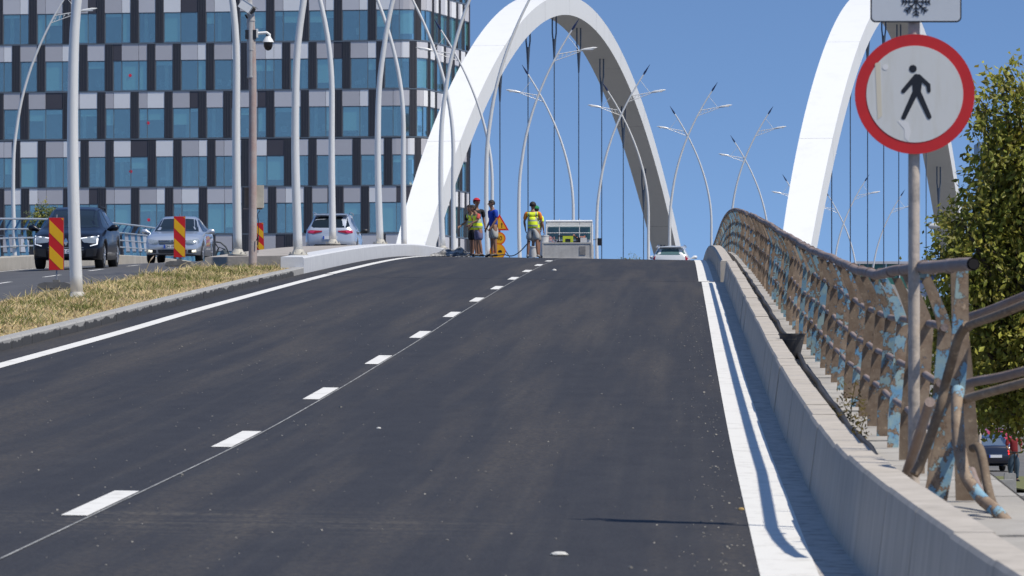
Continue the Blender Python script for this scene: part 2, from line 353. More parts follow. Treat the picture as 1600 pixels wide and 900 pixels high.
# ------------------------------------------------------------ rusty fence
def rustmat(name, frac, blue=(.14,.30,.44), teal=(.30,.40,.38), rust=(.185,.125,.085), rust2=(.34,.265,.19)):
    m = bpy.data.materials.new(name); m.use_nodes = True; n = m.node_tree.nodes; l = m.node_tree.links; b = n['Principled BSDF']
    b.inputs['Roughness'].default_value = .8; b.inputs['Specular IOR Level'].default_value = .25
    tc = n.new('ShaderNodeTexCoord'); oi = n.new('ShaderNodeObjectInfo'); ad = n.new('ShaderNodeVectorMath'); ad.operation = 'ADD'
    sc = n.new('ShaderNodeVectorMath'); sc.operation = 'SCALE'; sc.inputs['Scale'].default_value = 40
    cb = n.new('ShaderNodeCombineXYZ'); l.new(oi.outputs['Random'], cb.inputs[0]); l.new(oi.outputs['Random'], cb.inputs[2]); l.new(cb.outputs[0], sc.inputs[0])
    l.new(tc.outputs['Object'], ad.inputs[0]); l.new(sc.outputs[0], ad.inputs[1])
    def nz(s, d=6):
        t = n.new('ShaderNodeTexNoise'); t.inputs['Scale'].default_value = s; t.inputs['Detail'].default_value = d; t.inputs['Roughness'].default_value = .7; l.new(ad.outputs[0], t.inputs['Vector']); return t.outputs[0]
    def mx(f, a, c):
        x = n.new('ShaderNodeMix'); x.data_type = 'RGBA'
        for i, q in ((6, a), (7, c)):
            if isinstance(q, tuple): x.inputs[i].default_value = (*q, 1)
            else: l.new(q, x.inputs[i])
        l.new(f, x.inputs[0]); return x.outputs[2]
    def mr(s, a, bb):
        r = n.new('ShaderNodeMapRange'); r.inputs[1].default_value = a; r.inputs[2].default_value = bb; l.new(s, r.inputs[0]); return r.outputs[0]
    base = mx(mr(nz(9), .3, .7), rust, rust2)
    base = mx(mr(nz(26, 3), .58, .72), base, (.50,.38,.26))
    tealp = mx(mr(nz(5), .4, .6), blue, teal)
    # paint left on the plate: random amount for every plate
    off = n.new('ShaderNodeMath'); off.operation = 'MULTIPLY_ADD'; l.new(oi.outputs['Random'], off.inputs[0]); off.inputs[1].default_value = .22; off.inputs[2].default_value = frac
    s2 = n.new('ShaderNodeMath'); s2.operation = 'ADD'; l.new(nz(6.5, 10), s2.inputs[0]); l.new(off.outputs[0], s2.inputs[1])
    fin_ = mx(mr(s2.outputs[0], .595, .62), base, tealp); rim_ = mx(mr(s2.outputs[0], .575, .60), base, (.11,.06,.035)); fin_ = mx(mr(s2.outputs[0], .60, .615), rim_, tealp)
    hs_ = n.new('ShaderNodeHueSaturation'); rv = n.new('ShaderNodeMapRange'); wn_ = n.new('ShaderNodeMath'); wn_.operation = 'FRACT'; wm_ = n.new('ShaderNodeMath'); wm_.operation = 'MULTIPLY'; wm_.inputs[1].default_value = 7.3; l.new(oi.outputs['Random'], wm_.inputs[0]); l.new(wm_.outputs[0], wn_.inputs[0]); l.new(wn_.outputs[0], rv.inputs[0]); rv.inputs[3].default_value = .62; rv.inputs[4].default_value = 1.2; l.new(rv.outputs[0], hs_.inputs['Value']); l.new(fin_, hs_.inputs['Color']); l.new(hs_.outputs[0], b.inputs['Base Color'])
    bp = n.new('ShaderNodeBump'); bp.inputs['Strength'].default_value = .4; bp.inputs['Distance'].default_value = .004; l.new(nz(40, 3), bp.inputs['Height']); l.new(bp.outputs[0], b.inputs['Normal'])
    return m
rustplate = rustmat('rusty_blue_plate', -.05); rustpipe = rustmat('rusty_pipe', -.15)
railrust = mat('dark_rust_pipe', (.23,.155,.115), .75, col2=(.30,.25,.235), vs=3.5, bump=.3, bs=40)
# profile of a plate: (height, left edge, width)
FIN = [(0, .02, .078), (.15, .025, .08), (.30, .035, .085), (.56, .06, .088), (.84, .085, .082), (.92, .07, .078), (1.05, .02, .068), (1.16, -.03, .058)]
def fin_mesh(mir=1, m=rustplate, seed=0):
    mb = MB(); q = random.Random(seed); vs = []
    bend = q.uniform(-.012, .012)
    for i, (h, a, w) in enumerate(FIN):
        a += bend*math.sin(h*2.2)
        for (du, dy) in ((a, -.006), (a+w, -.006), (a+w, .006), (a, .006)): vs.append((mir*du, dy+.01*math.sin(h*1.5)*q.uniform(.8, 1.2), h))
    fs = [(4*i+k, 4*i+(k+1) % 4, 4*i+4+(k+1) % 4, 4*i+4+k) for i in range(len(FIN)-1) for k in range(4)] + [(0,1,2,3), tuple(range(4*len(FIN)-4, 4*len(FIN)))]
    mb.add(vs, fs, m); return mb
def lift(Y): return .0125*max(0, 38-Y)
RAILS = [(.32, .075, .022), (.58, .10, .023), (.87, .12, .024), (1.19, .0, .036)]
def fence(y0, y1, name, label, u0=5.0, mir=1, pm=rustplate, rm=railrust, step=2.0, base_h=.27, cap=True, hs=1.0, nmeshes=8):
    root = thing(name, label, 'fence', tuple(P(u0, y0, base_h)))
    protos = []
    ys = []; y = y0
    while y <= y1+.01: ys.append(y); y += step
    for i, Y in enumerate(ys):
        if i < nmeshes:
            o = fin_mesh(mir, pm, i+int(y0)).build('upright_plate', root); protos.append(o)
        else:
            o = protos[r0.randrange(nmeshes)].copy(); S.collection.objects.link(o); o.parent = root
        o.location = P(u0, Y, base_h) - root.location; o.scale = (1, 1, hs*r0.uniform(.99, 1.01)*(1+(lift(Y)/1.19 if mir == 1 else 0)))
        o.rotation_euler = (r0.uniform(-.012, .012), r0.uniform(-.012, .012), r0.uniform(-.10, .10))
    for j, (h, du, r) in enumerate(RAILS):
        h *= hs
        mb = MB(); pts = []; rr = []
        for Y in yrange(y0-.02, ys[-1], .5 if mir == 1 else 2):
            w = .008*math.sin(Y*.35+j)+.004*math.sin(Y*1.3+j*2) if mir == 1 else 0
            pts.append(P(u0+mir*(du+w*.6), Y, base_h+h+w+(lift(Y)*h/1.19 if mir == 1 else 0))-root.location)
        if j == 3 and mir == 1:
            mb.tube(pts, r, rm, 10)
            for i, Y in enumerate(ys[:-1]):
                c = P(u0, Y+.7, base_h+h+lift(Y+.7))-root.location
                mb.tube([c+Vector((-.0,-.04,0)), c+Vector((0,.04,.0))], r+.004, rm, 10)
        elif j == 3: mb.tube(pts, r*.8, rm, 10)
        else: mb.tube(pts, r, rm, 8)
        mb.build('top_rail' if j == 3 else 'middle_rail', root)
    return root
def off_z(o, f):
    pass
fn = fence(30.7, 110.7, 'rusty_fence', 'rusty bridge railing of paint-flaked blue plates along the right edge of the near road')
fence(113.0, 250.0, 'rusty_fence', 'distant humped stretch of the rusty plate railing arching over the crest of the road', u0=4.98)
# end frame of the near fence: heavy post, brace and bent pipes
E = fn.location
def L(u, Y, h): return P(u, Y, h) - E
mb = MB(); M1 = Matrix.Translation(L(4.98, 28.7, .27))
mb.prism([(-.08, 0), (.05, 0), (.14, .48), (.175, .9), (.17, 1.29), (.11, 1.29), (.075, .85), (.0, .42)], -.012, .012, rustplate, M1)
mb.build('end_post', fn)
mb = MB(); M1 = Matrix.Translation(L(5.0, 29.4, .27))
mb.prism([(.12, 0), (.27, 0), (.235, .45), (.20, .85), (.15, 1.28), (.09, 1.28), (.10, .85), (.105, .45)], -.012, .012, rustplate, M1)
mb.build('end_post', fn)
mb = MB(); mb.tube([L(5.0, 30.8, .27+1.28), L(5.03, 29.5, .27+1.295), L(5.09, 28.3, .27+1.315), L(5.135, 27.9, .27+1.32)], .036, railrust, 14, caps=False)
mb.tube([L(5.1335, 27.92, .27+1.3195), L(5.1365, 27.885, .27+1.3202)], .028, mat('pipe_end_shade', (.012,.01,.01), .9), 14)  # near-black plug: shade inside the open rail end, put in as colour
for Y in (28.9, 30.2): c = L(5.03 if Y > 29.5 else 5.06, Y, .27+(1.287 if Y > 29.5 else 1.303)); mb.tube([c-Vector((-.004,.05,0)), c+Vector((-.004,.05,0))], .041, railrust, 14)
mb.build('top_rail', fn)
def px3(x, y, Y): return Vector((PX(x, Y), Y, 1.6+(640-y)*Y/8300))
def pipe(pts, r, m, name='bent_pipe', hollow=False):
    mb = MB(); Q = [px3(*p)-E for p in pts]
    # smooth the path
    out = []
    for i in range(len(Q)-1):
        p0 = Q[max(i-1, 0)]; p1 = Q[i]; p2 = Q[i+1]; p3 = Q[min(i+2, len(Q)-1)]
        for k in range(6):
            t = k/6; out.append(.5*((2*p1)+(-p0+p2)*t+(2*p0-5*p1+4*p2-p3)*t*t+(-p0+3*p1-3*p2+p3)*t**3))
    out.append(Q[-1]); mb.tube(out, r, m, 12); return mb.build(name, fn)
pipe([(1497,500,29.2),(1540,487,28.8),(1600,463,28.2),(1660,440,27.7)], .024, railrust)
pipe([(1513,512,28.3),(1518,507,28.2),(1560,492,27.8),(1600,476,27.5),(1660,452,27.0)], .023, rustpipe)
pipe([(1500,606,29.2),(1520,597,28.9),(1560,590,28.5),(1600,580,28.2),(1670,562,27.6)], .026, railrust)
pipe([(1505,625,28.2),(1530,617,28.0),(1600,598,27.6),(1670,580,27.2)], .025, rustpipe)
pipe([(1511,508,28.3),(1498,528,28.4),(1487,565,28.5),(1476,605,28.6),(1468,640,28.6),(1440,720,28.7),(1428,742,28.7)], .026, rustpipe, 'brace')
pipe([(1497,608,28.2),(1496,640,28.1),(1498,690,28.0),(1508,740,27.9),(1530,775,27.8),(1556,798,27.6),(1572,815,27.5),(1590,838,27.4)], .034, rustpipe)
pipe([(1520,700,28.6),(1530,700,28.5),(1538,730,28.4),(1542,755,28.3),(1550,785,28.2),(1560,800,28.1)], .025, rustpipe)
pipe([(1518,735,28.9),(1528,760,28.7),(1548,792,28.3),(1566,812,28.1)], .022, railrust)
mb = MB(); mb.tube([L(4.90, 31.2, .27), L(5.0, 29.9, .8)], .03, railrust, 10); mb.build('brace', fn)

# weeds at the fence foot
weedm = mat('weed_leaves', (.075,.07,.02), .9, col2=(.12,.08,.03), vs=9, spec=.05)
def leafblob(mb, c, r, n_, s, m, seed=1, flat=.7):
    q = np.random.default_rng(seed); 
    d = q.normal(size=(n_, 3)); d /= np.linalg.norm(d, axis=1)[:, None]; rad = q.random(n_)**.4
    for i in range(n_):
        p = Vector(c)+Vector((d[i,0]*r*rad[i], d[i,1]*r*rad[i], abs(d[i,2])*r*flat*rad[i]*1.5))
        a = Vector(q.normal(size=3)).normalized(); b_ = a.orthogonal().normalized(); ss = s*q.uniform(.6, 1.3)
        mb.add([p-a*ss, p-b_*ss*.4, p+a*ss, p+b_*ss*.4], [(0,1,2,3)], m)
for (Y, u, r, k, lab) in ((42, 4.93, .16, 150, 'withered brown weed leaning on the fence plates above the cable'), (38.3, 4.88, .09, 60, 'small brown-green weed tuft sprouting beside the black cable')):
    t = thing('weed', lab, 'weed', tuple(P(u, Y, .25))); mb = MB(); leafblob(mb, (0,0,.02), r, k, .02, weedm, int(Y), 1.3); mb.build('leaves', t)
    mb = MB(); mb.tube([(0,0,-.02),(.02,0,r*1.2),(.05,.02,r*2.1)], .004, weedm, 5); mb.tube([(0,0,0),(-.05,0,r*1.0)], .003, weedm, 5); mb.build('stem', t)

# black bucket in the channel
bk = mat('black_plastic', (.045,.045,.05), .6, var=.3, vs=8)
t = thing('bucket', 'dusty black tapered bucket wedged between the parapet and the rusty fence', 'bucket', tuple(P(4.81, 58.5, .24)))
mb = MB(); mb.tube([(0,0,0), (0,0,.27)], [.085, .145], bk, 20, caps=False); mb.tube([(0,0,.002), (0,0,.01)], .085, bk, 20)
mb.tube([(0,0,.26), (0,0,.275)], .152, bk, 20, caps=False); mb.tube([(0,0,.21), (0,0,.212)], .135, mat('cement_crust', (.2,.19,.17), .9), 20); mb.build('shell', t)

# ------------------------------------------------------------ pedestrian sign
t = thing('road_sign', 'round red-rimmed no-pedestrians sign on a weathered grey pole by the end of the rusty fence', 'road sign', tuple(P(4.958, 31.0, .25)))
polem = mat('weathered_pole', (.56,.48,.40), .6, col2=(.27,.25,.23), vs=7, thr=(.45,.7), metal=.2, bump=.2)
zt = t.location.z
mb = MB(); mb.tube([(0,0,-.02), (0,0,3.12)], .034, polem, 18); mb.build('pole', t)
white = mat('sign_white', (.66,.66,.63), .35, col2=(.60,.585,.52), vs=1.6, stretch=(6,1,1), thr=(.5,.75)); red = mat('sign_red', (.62,.022,.02), .4, col2=(.52,.02,.02), vs=6)
blk = mat('sign_black', (.012,.013,.018), .45); greym = mat('sign_back', (.3,.3,.31), .5, metal=.6)
def disc(mb, c, r, y, th, m, n=64): mb.tube([(c[0], y, c[1]), (c[0], y+th, c[1])], r, m, n)
sc = 1/267.7
cz = 1.6+(640-148)*sc - zt
t_sign_yaw = .0
mb = MB(); disc(mb, (0,cz), .349, -.056, .012, red); 
mb.tube([(0,-.050,cz),(0,-.028,cz)], .343, greym, 64)
mb.build('disc', t)
mb = MB(); disc(mb, (0,cz), .282, -.0585, .002, white); mb.build('face', t)
# walking figure, photo px relative to the centre of the disc
def pic(poly, y=-.0605, th=.0015, m=blk):
    mb = MB(); mb.prism([((x-1430)*sc, (148-z)*sc+cz) for x, z in poly], y, y+th, m); return mb
def merge(mbs, name, parent):
    M = MB()
    for a in mbs:
        o = len(M.v); M.v += a.v
        for f, k, s_ in zip(a.f, a.m, a.smooth): M.f.append(tuple(i+o for i in f)); M.m.append(M.mi(a.mats[k])); M.smooth.append(s_)
    return M.build(name, parent)
def capsule(x0, y0, x1, y1, r0_, r1_, yy):
    a = math.atan2(y1-y0, x1-x0); pl = []
    for k in range(9): q = a+math.pi/2+math.pi*k/8; pl.append((x0+r0_*math.cos(q), y0+r0_*math.sin(q)))
    for k in range(9): q = a-math.pi/2+math.pi*k/8; pl.append((x1+r1_*math.cos(q), y1+r1_*math.sin(q)))
    return pic(pl, yy)
parts = [pic([(1427+6*math.cos(k*math.pi/12), 108.5+6*math.sin(k*math.pi/12)) for k in range(24)], -.0604),
  pic([(1428,119),(1434,117),(1440,120),(1441,134),(1439,148),(1427,149),(1426,134),(1424,128)], -.0604),
  capsule(1432, 120.5, 1412, 143.5, 4, 3.4, -.0606), capsule(1436, 121, 1451, 134, 4, 3.3, -.0608), capsule(1451, 134, 1452, 143, 3.4, 2.9, -.0610),
  capsule(1430, 147, 1412.5, 184.5, 4.6, 3.6, -.0606), capsule(1436, 147, 1452.5, 183.5, 4.6, 3.6, -.0608)]
merge(parts, 'walking_figure', t)
mb = MB()     # faded sticker scraps and patch of tape on the face
mb.prism([((x-1430)*sc, (148-z)*sc+cz) for x, z in [(1403,190),(1412,189),(1420,193),(1424,206),(1420,222),(1414,216),(1414,203),(1408,196)]], -.0597, -.0588, mat('peeled_tape', (.74,.73,.71), .5)); 
mb.tube([((1384-1430)*sc, -.0603, (148-106)*sc+cz), ((1384-1430)*sc, -.0588, (148-106)*sc+cz)], .017, MATS['peeled_tape'], 20)
mb.prism([((x-1430)*sc, (148-z)*sc+cz) for x, z in [(1368,100),(1376,98),(1379,182),(1372,188)]], -.0598, -.0588, mat('old_tape', (.66,.60,.47), .5))
mb.build('tape_scrap', t)
mb = MB()
for dz in (-.14, .14): mb.box((0, -.012, cz+dz), (.16, .035, .03), greym); mb.tube([(0,.0,cz+dz-.015),(0,.0,cz+dz+.015)], .037, greym, 16)
mb.build('clamp', t)
# plate with snowflake above
def rrect(x0, x1, z0, z1, r, n_=6):
    pl = []
    for cx_, cz_, a0 in ((x1-r, z1-r, 0), (x0+r, z1-r, 90), (x0+r, z0+r, 180), (x1-r, z0+r, 270)):
        for k in range(n_+1): a = math.radians(a0+90*k/n_); pl.append((cx_+r*math.cos(a), cz_+r*math.sin(a)))
    return pl
def zq(y): return 1.6+(640-y)*sc - zt
x0, x1 = (1361-1430)*sc, (1503-1430)*sc
px_ = MB(); px_.prism(rrect(x0, x1, zq(36), zq(-30), .03), -.052, -.042, blk)
px_.build('snow_plate', t)
mb = MB(); mb.prism(rrect(x0+.008, x1-.008, zq(36)+.008, zq(-30)-.008, .024), -.0545, -.0519, mat('plate_white', (.60,.63,.66), .3, var=.08, vs=3)); mb.build('plate_face', t)
mb = MB(); cxs, czs = (1432-1430)*sc, zq(4)
for k in range(8):
    a = math.radians(45*k+22.5*0); R1 = .082
    for (r_a, r_b, off) in ((0, R1, 0),):
        p0 = (cxs, czs); p1 = (cxs+R1*math.cos(a), czs+R1*math.sin(a))
        dx, dz = -math.sin(a)*.0035, math.cos(a)*.0035
        mb.prism([(p0[0]+dx, p0[1]+dz), (p1[0]+dx, p1[1]+dz), (p1[0]-dx, p1[1]-dz), (p0[0]-dx, p0[1]-dz)], -.0562-.0001*k, -.0546, blk)
    for rr_, ll in ((.05, .026), (.068, .022), (.032, .018)):
        for sgn in (1, -1):
            q = a+sgn*math.radians(48); b0 = (cxs+rr_*math.cos(a), czs+rr_*math.sin(a)); b1 = (b0[0]+ll*math.cos(q), b0[1]+ll*math.sin(q))
            dx, dz = -math.sin(q)*.003, math.cos(q)*.003
            mb.prism([(b0[0]+dx, b0[1]+dz), (b1[0]+dx, b1[1]+dz), (b1[0]-dx, b1[1]-dz), (b0[0]-dx, b0[1]-dz)], -.0574-.0001*k-.001*sgn*.1, -.0546, blk)
mb.build('snowflake', t)

# ------------------------------------------------------------ left outer barrier with blue railing
mb = MB(); bar(mb, [(-14.4, -.05), (-14.4, .34), (-14.42, .36), (-14.9, .36), (-14.9, -.05)], yrange(60, 240, 2)+yrange(246, 480, 6), mat('cream_concrete', (.42,.39,.34), .85, var=.25, vs=1.2, bump=.2))
tag(mb.build('concrete_parapet'), 'cream concrete wall carrying the blue railing on the far left of the road', 'parapet')
bluep = mat('blue_paint', (.07,.20,.36), .5, col2=(.11,.26,.42), vs=4); greyrail = mat('grey_rail', (.42,.46,.50), .45, metal=.4)
fence(118, 200, 'blue_railing', 'blue railing of curved plates with grey rails on the wall behind the oncoming cars', u0=-14.6, mir=-1, pm=bluep, rm=greyrail, base_h=.36, nmeshes=2, hs=.86)
for j in S.objects[-1:]: pass

# ------------------------------------------------------------ curved lamp posts
alu = mat('brushed_aluminium', (.84,.82,.77), .36, metal=.22, var=.12, vs=3, stretch=(8,8,.4))
flg = mat('lamp_base_paint', (.55,.52,.45), .6, var=.3, vs=6)
tipm = mat('navy_tip', (.012,.025,.085), .35)
def lamp(sgn, H=12.4, ext=0.0, lean=.0415):
    r = thing('street_lamp', '', 'street lamp')
    def off(h): return sgn*(lean*max(0, h-4)**2*1.0 - (.07*math.sin(min(h, 5.5)/5.5*math.pi) if sgn > 0 else -.03*math.sin(min(h,5.5)/5.5*math.pi)))
    hs = [-ext] + [H*.955*k/30 for k in range(31)]
    mb = MB(); mb.tube([(off(max(h,0)), 0, h) for h in hs], [.102]+[.102-.066*(k/30)**1.1 for k in range(31)], alu, 16); mb.build('pole', r)
    ht = H*.955; d = Vector((off(ht)-off(ht-.5), 0, .5)).normalized(); p = Vector((off(ht), 0, ht))
    mb = MB(); mb.tube([p-d*.03, p+d*.12, p+d*.62], [.045, .06, .006], tipm, 10); mb.build('tip_spike', r)
    # bracket arm, lattice and stay
    ha = H-1.78; root = Vector((off(ha), 0, ha)); end = root+Vector((sgn*1.25, 0, .22)); le = root+Vector((sgn*1.95, 0, .34))
    mb = MB(); low0 = root+Vector((-sgn*.12, 0, -.32))
    mb.tube([root, end], .022, alu, 8); mb.tube([low0, root+Vector((sgn*.6, 0, -.06)), end+Vector((0, 0, -.03))], .018, alu, 8)
    for k in range(6):
        f = (k+.5)/6.5; a = root.lerp(end, f); c = low0.lerp(end, f)+Vector((0, 0, .05*math.sin(f*3.1))); mb.tube([a, c+Vector((0,0,-.02))], .012, alu, 6)
        mb.box((a+c)/2, (.09, .03, .02), alu)
    hs_ = H-.9; mb.tube([(off(hs_), 0, hs_), tuple(root.lerp(end, .85))], .013, alu, 6); mb.build('bracket_arm', r)
    mb = MB(); q = (le-end).normalized(); mb.tube([end-q*.1, end+q*.1, end+q*.5, le], [.03, .07, .06, .012], alu, 10)
    mb.box(end+q*.3+Vector((0,0,-.045)), (.42, .14, .03), mat('lamp_glass', (.55,.57,.6), .2)); mb.build('lamp_head', r)
    mb = MB(); mb.tube([(0,0,0), (0,0,.03)], .22, flg, 20); mb.tube([(0,0,.03), (0,0,.14)], [.16, .105], flg, 20)
    for k in range(6): a = k*math.pi/3; mb.tube([(.18*math.cos(a), .18*math.sin(a), .03), (.18*math.cos(a), .18*math.sin(a), .075)], .018, flg, 6)
    mb.build('base_flange', r); return r
LR = lamp(1); LL = lamp(-1)
pairs = [(85,-7.63),(118,-5.42),(151,-4.42),(186,-3.1),(211,-1.63),(260,-.27),(295,4.1),(327,9.1),(365,14.4),(400,20.0),(435,25.7),(470,31.2)]
tiplab = ['', 'of the pair flanking the stained camera post', 'of the pair between silver SUV and white arch leg', 'of the pair in front of the white arch leg', 'of the pair by the coral and blue shirted men', 'of the pair crossing above the orange-sleeved worker', 'of the pair just right of the parked truck', 'of the pair right of the first arch foot', 'of the pair just left of the fence hump', 'of the pair over the hump of the rusty fence', 'of the pair beside the near leg of the right arch', 'of the far pair seen through the right arch']
used = {1: False, -1: False}
for i, (Y, xc) in enumerate(pairs):
    for sgn, proto in ((1, LR), (-1, LL)):
        if i == 0 and sgn < 0: continue
        o = proto if not used[sgn] else copy_tree(proto); used[sgn] = True
        x = xc+sgn*.675; u = x-XC(Y)
        if i == 0: x = -6.96
        z = zr(-4.8, Y)+(.35 if i else .10)
        z = {6: 8.4, 7: 9.4, 8: 10.1, 9: 9.9, 10: 8.5, 11: 8.7}.get(i, z)
        o.location = (x, Y, z)
        if i: o['label'] = 'silver lamp post leaning %s, %s' % ('right' if sgn > 0 else 'left', tiplab[i])
        else: o['label'] = 'thick pale grey lamp post rising from the dry grass beside the striped panel'
        o['group'] = 'curved lamp posts along the median'
# tall street lamp beyond the left railing
o = lamp(1, 12.4, 10.0); o.location = (-22.75, 243, 9.0); tag(o, 'thin curved lamp post at the far left, rising behind the blue railing', 'street lamp')

# ------------------------------------------------------------ utility post with cameras
ut = thing('camera_post', 'stained pinkish concrete post with traffic cameras and a cream box, in the dry grass', 'camera post', (PX(395, 117), 117, zr(-6, 117)+.08))
k_ = 117/8300; zu = ut.location.z
def U(x, y, dy=0): return Vector(((x-395)*k_, dy, 1.6+(640-y)*k_-zu))
pm = mat('stained_post', (.40,.36,.34), .8, col2=(.36,.22,.19), vs=1.3, thr=(.4,.7), bump=.2)
pm2 = mat('painted_steel_post', (.50,.49,.48), .55, var=.25, vs=4)
mb = MB(); mb.tube([(0,0,-.05), tuple(U(395,120)), tuple(U(392.5,25))], [.093, .083, .078], pm, 18); mb.build('post', ut)
mb = MB(); mb.tube([tuple(U(392.6,122)), tuple(U(391.5,20))], .088, pm2, 18); mb.tube([tuple(U(391.5,30)), tuple(U(390,-30))], .05, pm2, 14)
for yy in (120, 78, 32): mb.tube([tuple(U(392.3,yy+1)), tuple(U(392.3,yy-1))], .094, pm2, 18)
mb.build('sleeve', ut)
camw = mat('camera_white', (.74,.74,.72), .4); dk = mat('dark_plastic', (.02,.02,.023), .35)
mb = MB(); Rm = Matrix.Rotation(math.radians(-25), 3, 'Z') @ Matrix.Rotation(math.radians(-26), 3, 'X')
Rb = Matrix.Rotation(math.radians(34), 3, 'Y'); c = U(386, 12, -.12)
mb.box(c, (.30, .20, .19), camw, Rb @ Matrix.Rotation(math.radians(-20), 3, 'Z')); mb.box(c+Rb @ Vector((.02,-.0,.105)), (.36, .23, .015), camw, Rb @ Matrix.Rotation(math.radians(-20), 3, 'Z'))
mb.box(c+Rb @ Vector((.155,0,0)), (.012, .17, .15), dk, Rb @ Matrix.Rotation(math.radians(-20), 3, 'Z')); mb.tube([tuple(U(384,24,-.12)), tuple(U(386,28,-.06)), tuple(U(391,28))], .02, dk, 8)
mb.build('box_camera', ut)
mb = MB()
for xx in (386, 398): mb.box(U(xx, 54), (.075, .16, .2), dk)
mb.build('clamp', ut)
mb = MB(); mb.box(U(401.5, 52), (.05, .1, .19), camw); mb.tube([tuple(U(402,52)), tuple(U(417,51)), tuple(U(421,54)), tuple(U(421,60))], .032, camw, 10)
mb.tube([tuple(U(419,57)), tuple(U(419,63)), tuple(U(419,66))], [.05, .11, .125], camw, 18); mb.tube([tuple(U(419,66)), tuple(U(419,72)), tuple(U(419,77)), tuple(U(419,79))], [.105, .10, .07, .02], dk, 18); mb.build('dome_camera', ut)
crm = mat('cream_cabinet', (.55,.50,.40), .6, var=.25, vs=5)
mb = MB(); mb.box(U(406, 307, .06), (.17, .16, .50), crm); mb.box(U(385, 308, .12), (.10, .05, .44), mat('brown_plate', (.22,.17,.13), .8, var=.3)); mb.box(U(395, 326, .05), (.42, .04, .03), railrust); mb.box(U(390, 293, .05), (.22, .03, .02), railrust); mb.build('cabinet', ut)
mb = MB(); mb.tube([tuple(U(403,395,-.02)), tuple(U(404,345,-.02)), tuple(U(402,335,.0)), tuple(U(406,329,.05))], .008, dk, 6); mb.tube([tuple(U(401,376,-.1)), tuple(U(404,368,-.12)), tuple(U(403,383,-.12))], .016, dk, 6); mb.build('wire', ut)

# ------------------------------------------------------------ arches and hangers
awh = mat('arch_white_paint', (.76,.76,.74), .55, col2=(.62,.62,.60), vs=.45, thr=(.60,.85), stretch=(1,1,.55))
streaks(awh, .12, (.32,.32,.30), .12)
adk = mat('hanger_steel', (.085,.11,.15), .45, metal=.5)
def arch(name, label, x_of, yc, slope, hl):
    # x_of(Y): right-hand face plane; the centre of the span is at Y=yc
    root = thing(name, label, 'arch bridge rib', (x_of(yc), yc, 8.0))
    d = Vector((slope, 1, 0)).normalized(); nrm = Vector((d.y, -d.x, 0))
    O = Vector((x_of(yc), yc, 0)); vs = []; Nn = 72; half = 68*d.length
    for i in range(Nn+1):
        Yw = -68+136*i/Nn; zi = 1.6+26.6-.00475*Yw*Yw; sl = -.0095*Yw*d.y; tn = 1.28+.5*(abs(Yw)/64)**2.2
        w = 2.05-.5*(abs(Yw)/66)**6
        base = O + Vector((slope*Yw, Yw, zi))
        up = Vector((-d.x*sl, -d.y*sl, 1)).normalized()
        for (a, h) in ((0, 0), (0, tn), (-w, tn), (-w, 0)): vs.append(base+nrm*a+up*h-root.location)
    mb = MB(); fs = [(4*i+k, 4*i+(k+1) % 4, 4*i+4+(k+1) % 4, 4*i+4+k) for i in range(Nn) for k in range(4)]+[(0,1,2,3), tuple(range(4*Nn, 4*Nn+4))]
    mb.add(vs, fs, awh); a_ = mb.build('arch_rib', root)
    seam = mat('weld_seam', (.34,.34,.33), .7); mb = MB()
    for i in (9, 18, 27, 33, 40, 47, 54, 63):
        c = [Vector(vs[4*i+k]) for k in range(4)]; cen = sum(c, Vector())/4; tdir = (Vector(vs[4*i+4])-Vector(vs[4*i])).normalized()
        r1 = [cen+(q-cen)*1.0025-tdir*.02 for q in c]; r2 = [q+tdir*.04 for q in r1]
        mb.add(r1+r2, [(k, (k+1) % 4, 4+(k+1) % 4, 4+k) for k in range(4)], seam)
    mb.build('weld_seam', root)
    # grime blotches where old fittings were
    for Yh in hl:
        Yw = Yh-yc; zi = 1.6+26.6-.00475*Yw*Yw; c = O+Vector((slope*Yw, Yw, 0))-nrm*1.0; zd = ZC(Yh)-.1
        mb = MB(); top = Vector((c.x, c.y, zi-.1))-root.location; bot = Vector((c.x, c.y, zd))-root.location
        mb.tube([bot, top-Vector((0,0,2.4))], .034, adk, 8); mb.tube([top-Vector((0,0,3.0)), top-Vector((0,0,1.9)), top-Vector((0,0,1.5))], [.05, .11, .14], adk, 8)
        for s_ in (-1, 1): mb.tube([top+Vector((s_*.06,0,-1.7)), top+Vector((s_*.13,0,-1.1)), top+Vector((s_*.13,0,.15))], .05, adk, 6)
        mb.build('hanger_cable', root)
    return root
arch('bridge_arch', 'large white steel arch rising behind the road workers, left of the other arch', lambda Y: .15*Y-49.55, 361.8, .15, [308+11.95*k for k in range(10)])
arch('bridge_arch', 'large white steel arch on the right, partly behind the round red-rimmed sign', lambda Y: .1565*Y-29.5, 358.5, .1565, [304.7+11.95*k for k in range(10)])
# ------------------------------------------------------------ office building
bld = thing('office_building', 'office block chequered with dark, grey and white panels and blue glass behind the left road', 'building', (-25, 434, GZ))
path = [Vector((-52, 437.75)), Vector((-9.4, 430.35))]
d1 = (path[1]-path[0]).normalized(); D = Vector((-3.55, 444.5)); c0 = path[1]+d1*2.2
d2 = (D-c0).normalized(); pC = c0+d2*2.2
for k in range(1, 7):
    t = k/7; path.append((1-t)**2*path[1]+2*t*(1-t)*c0+t*t*pC)
path += [pC, D]
cum = [0]
for a, c in zip(path, path[1:]): cum.append(cum[-1]+(c-a).length)
def PT(s, d):
    s = min(max(s, 0), cum[-1]); i = 0
    while i < len(cum)-2 and s > cum[i+1]: i += 1
    t = (s-cum[i])/(cum[i+1]-cum[i]); a, c = path[i], path[i+1]; dr = (c-a).normalized()
    # blend the outward direction around the corner
    nn = Vector((dr.y, -dr.x)); return a.lerp(c, t)+nn*d
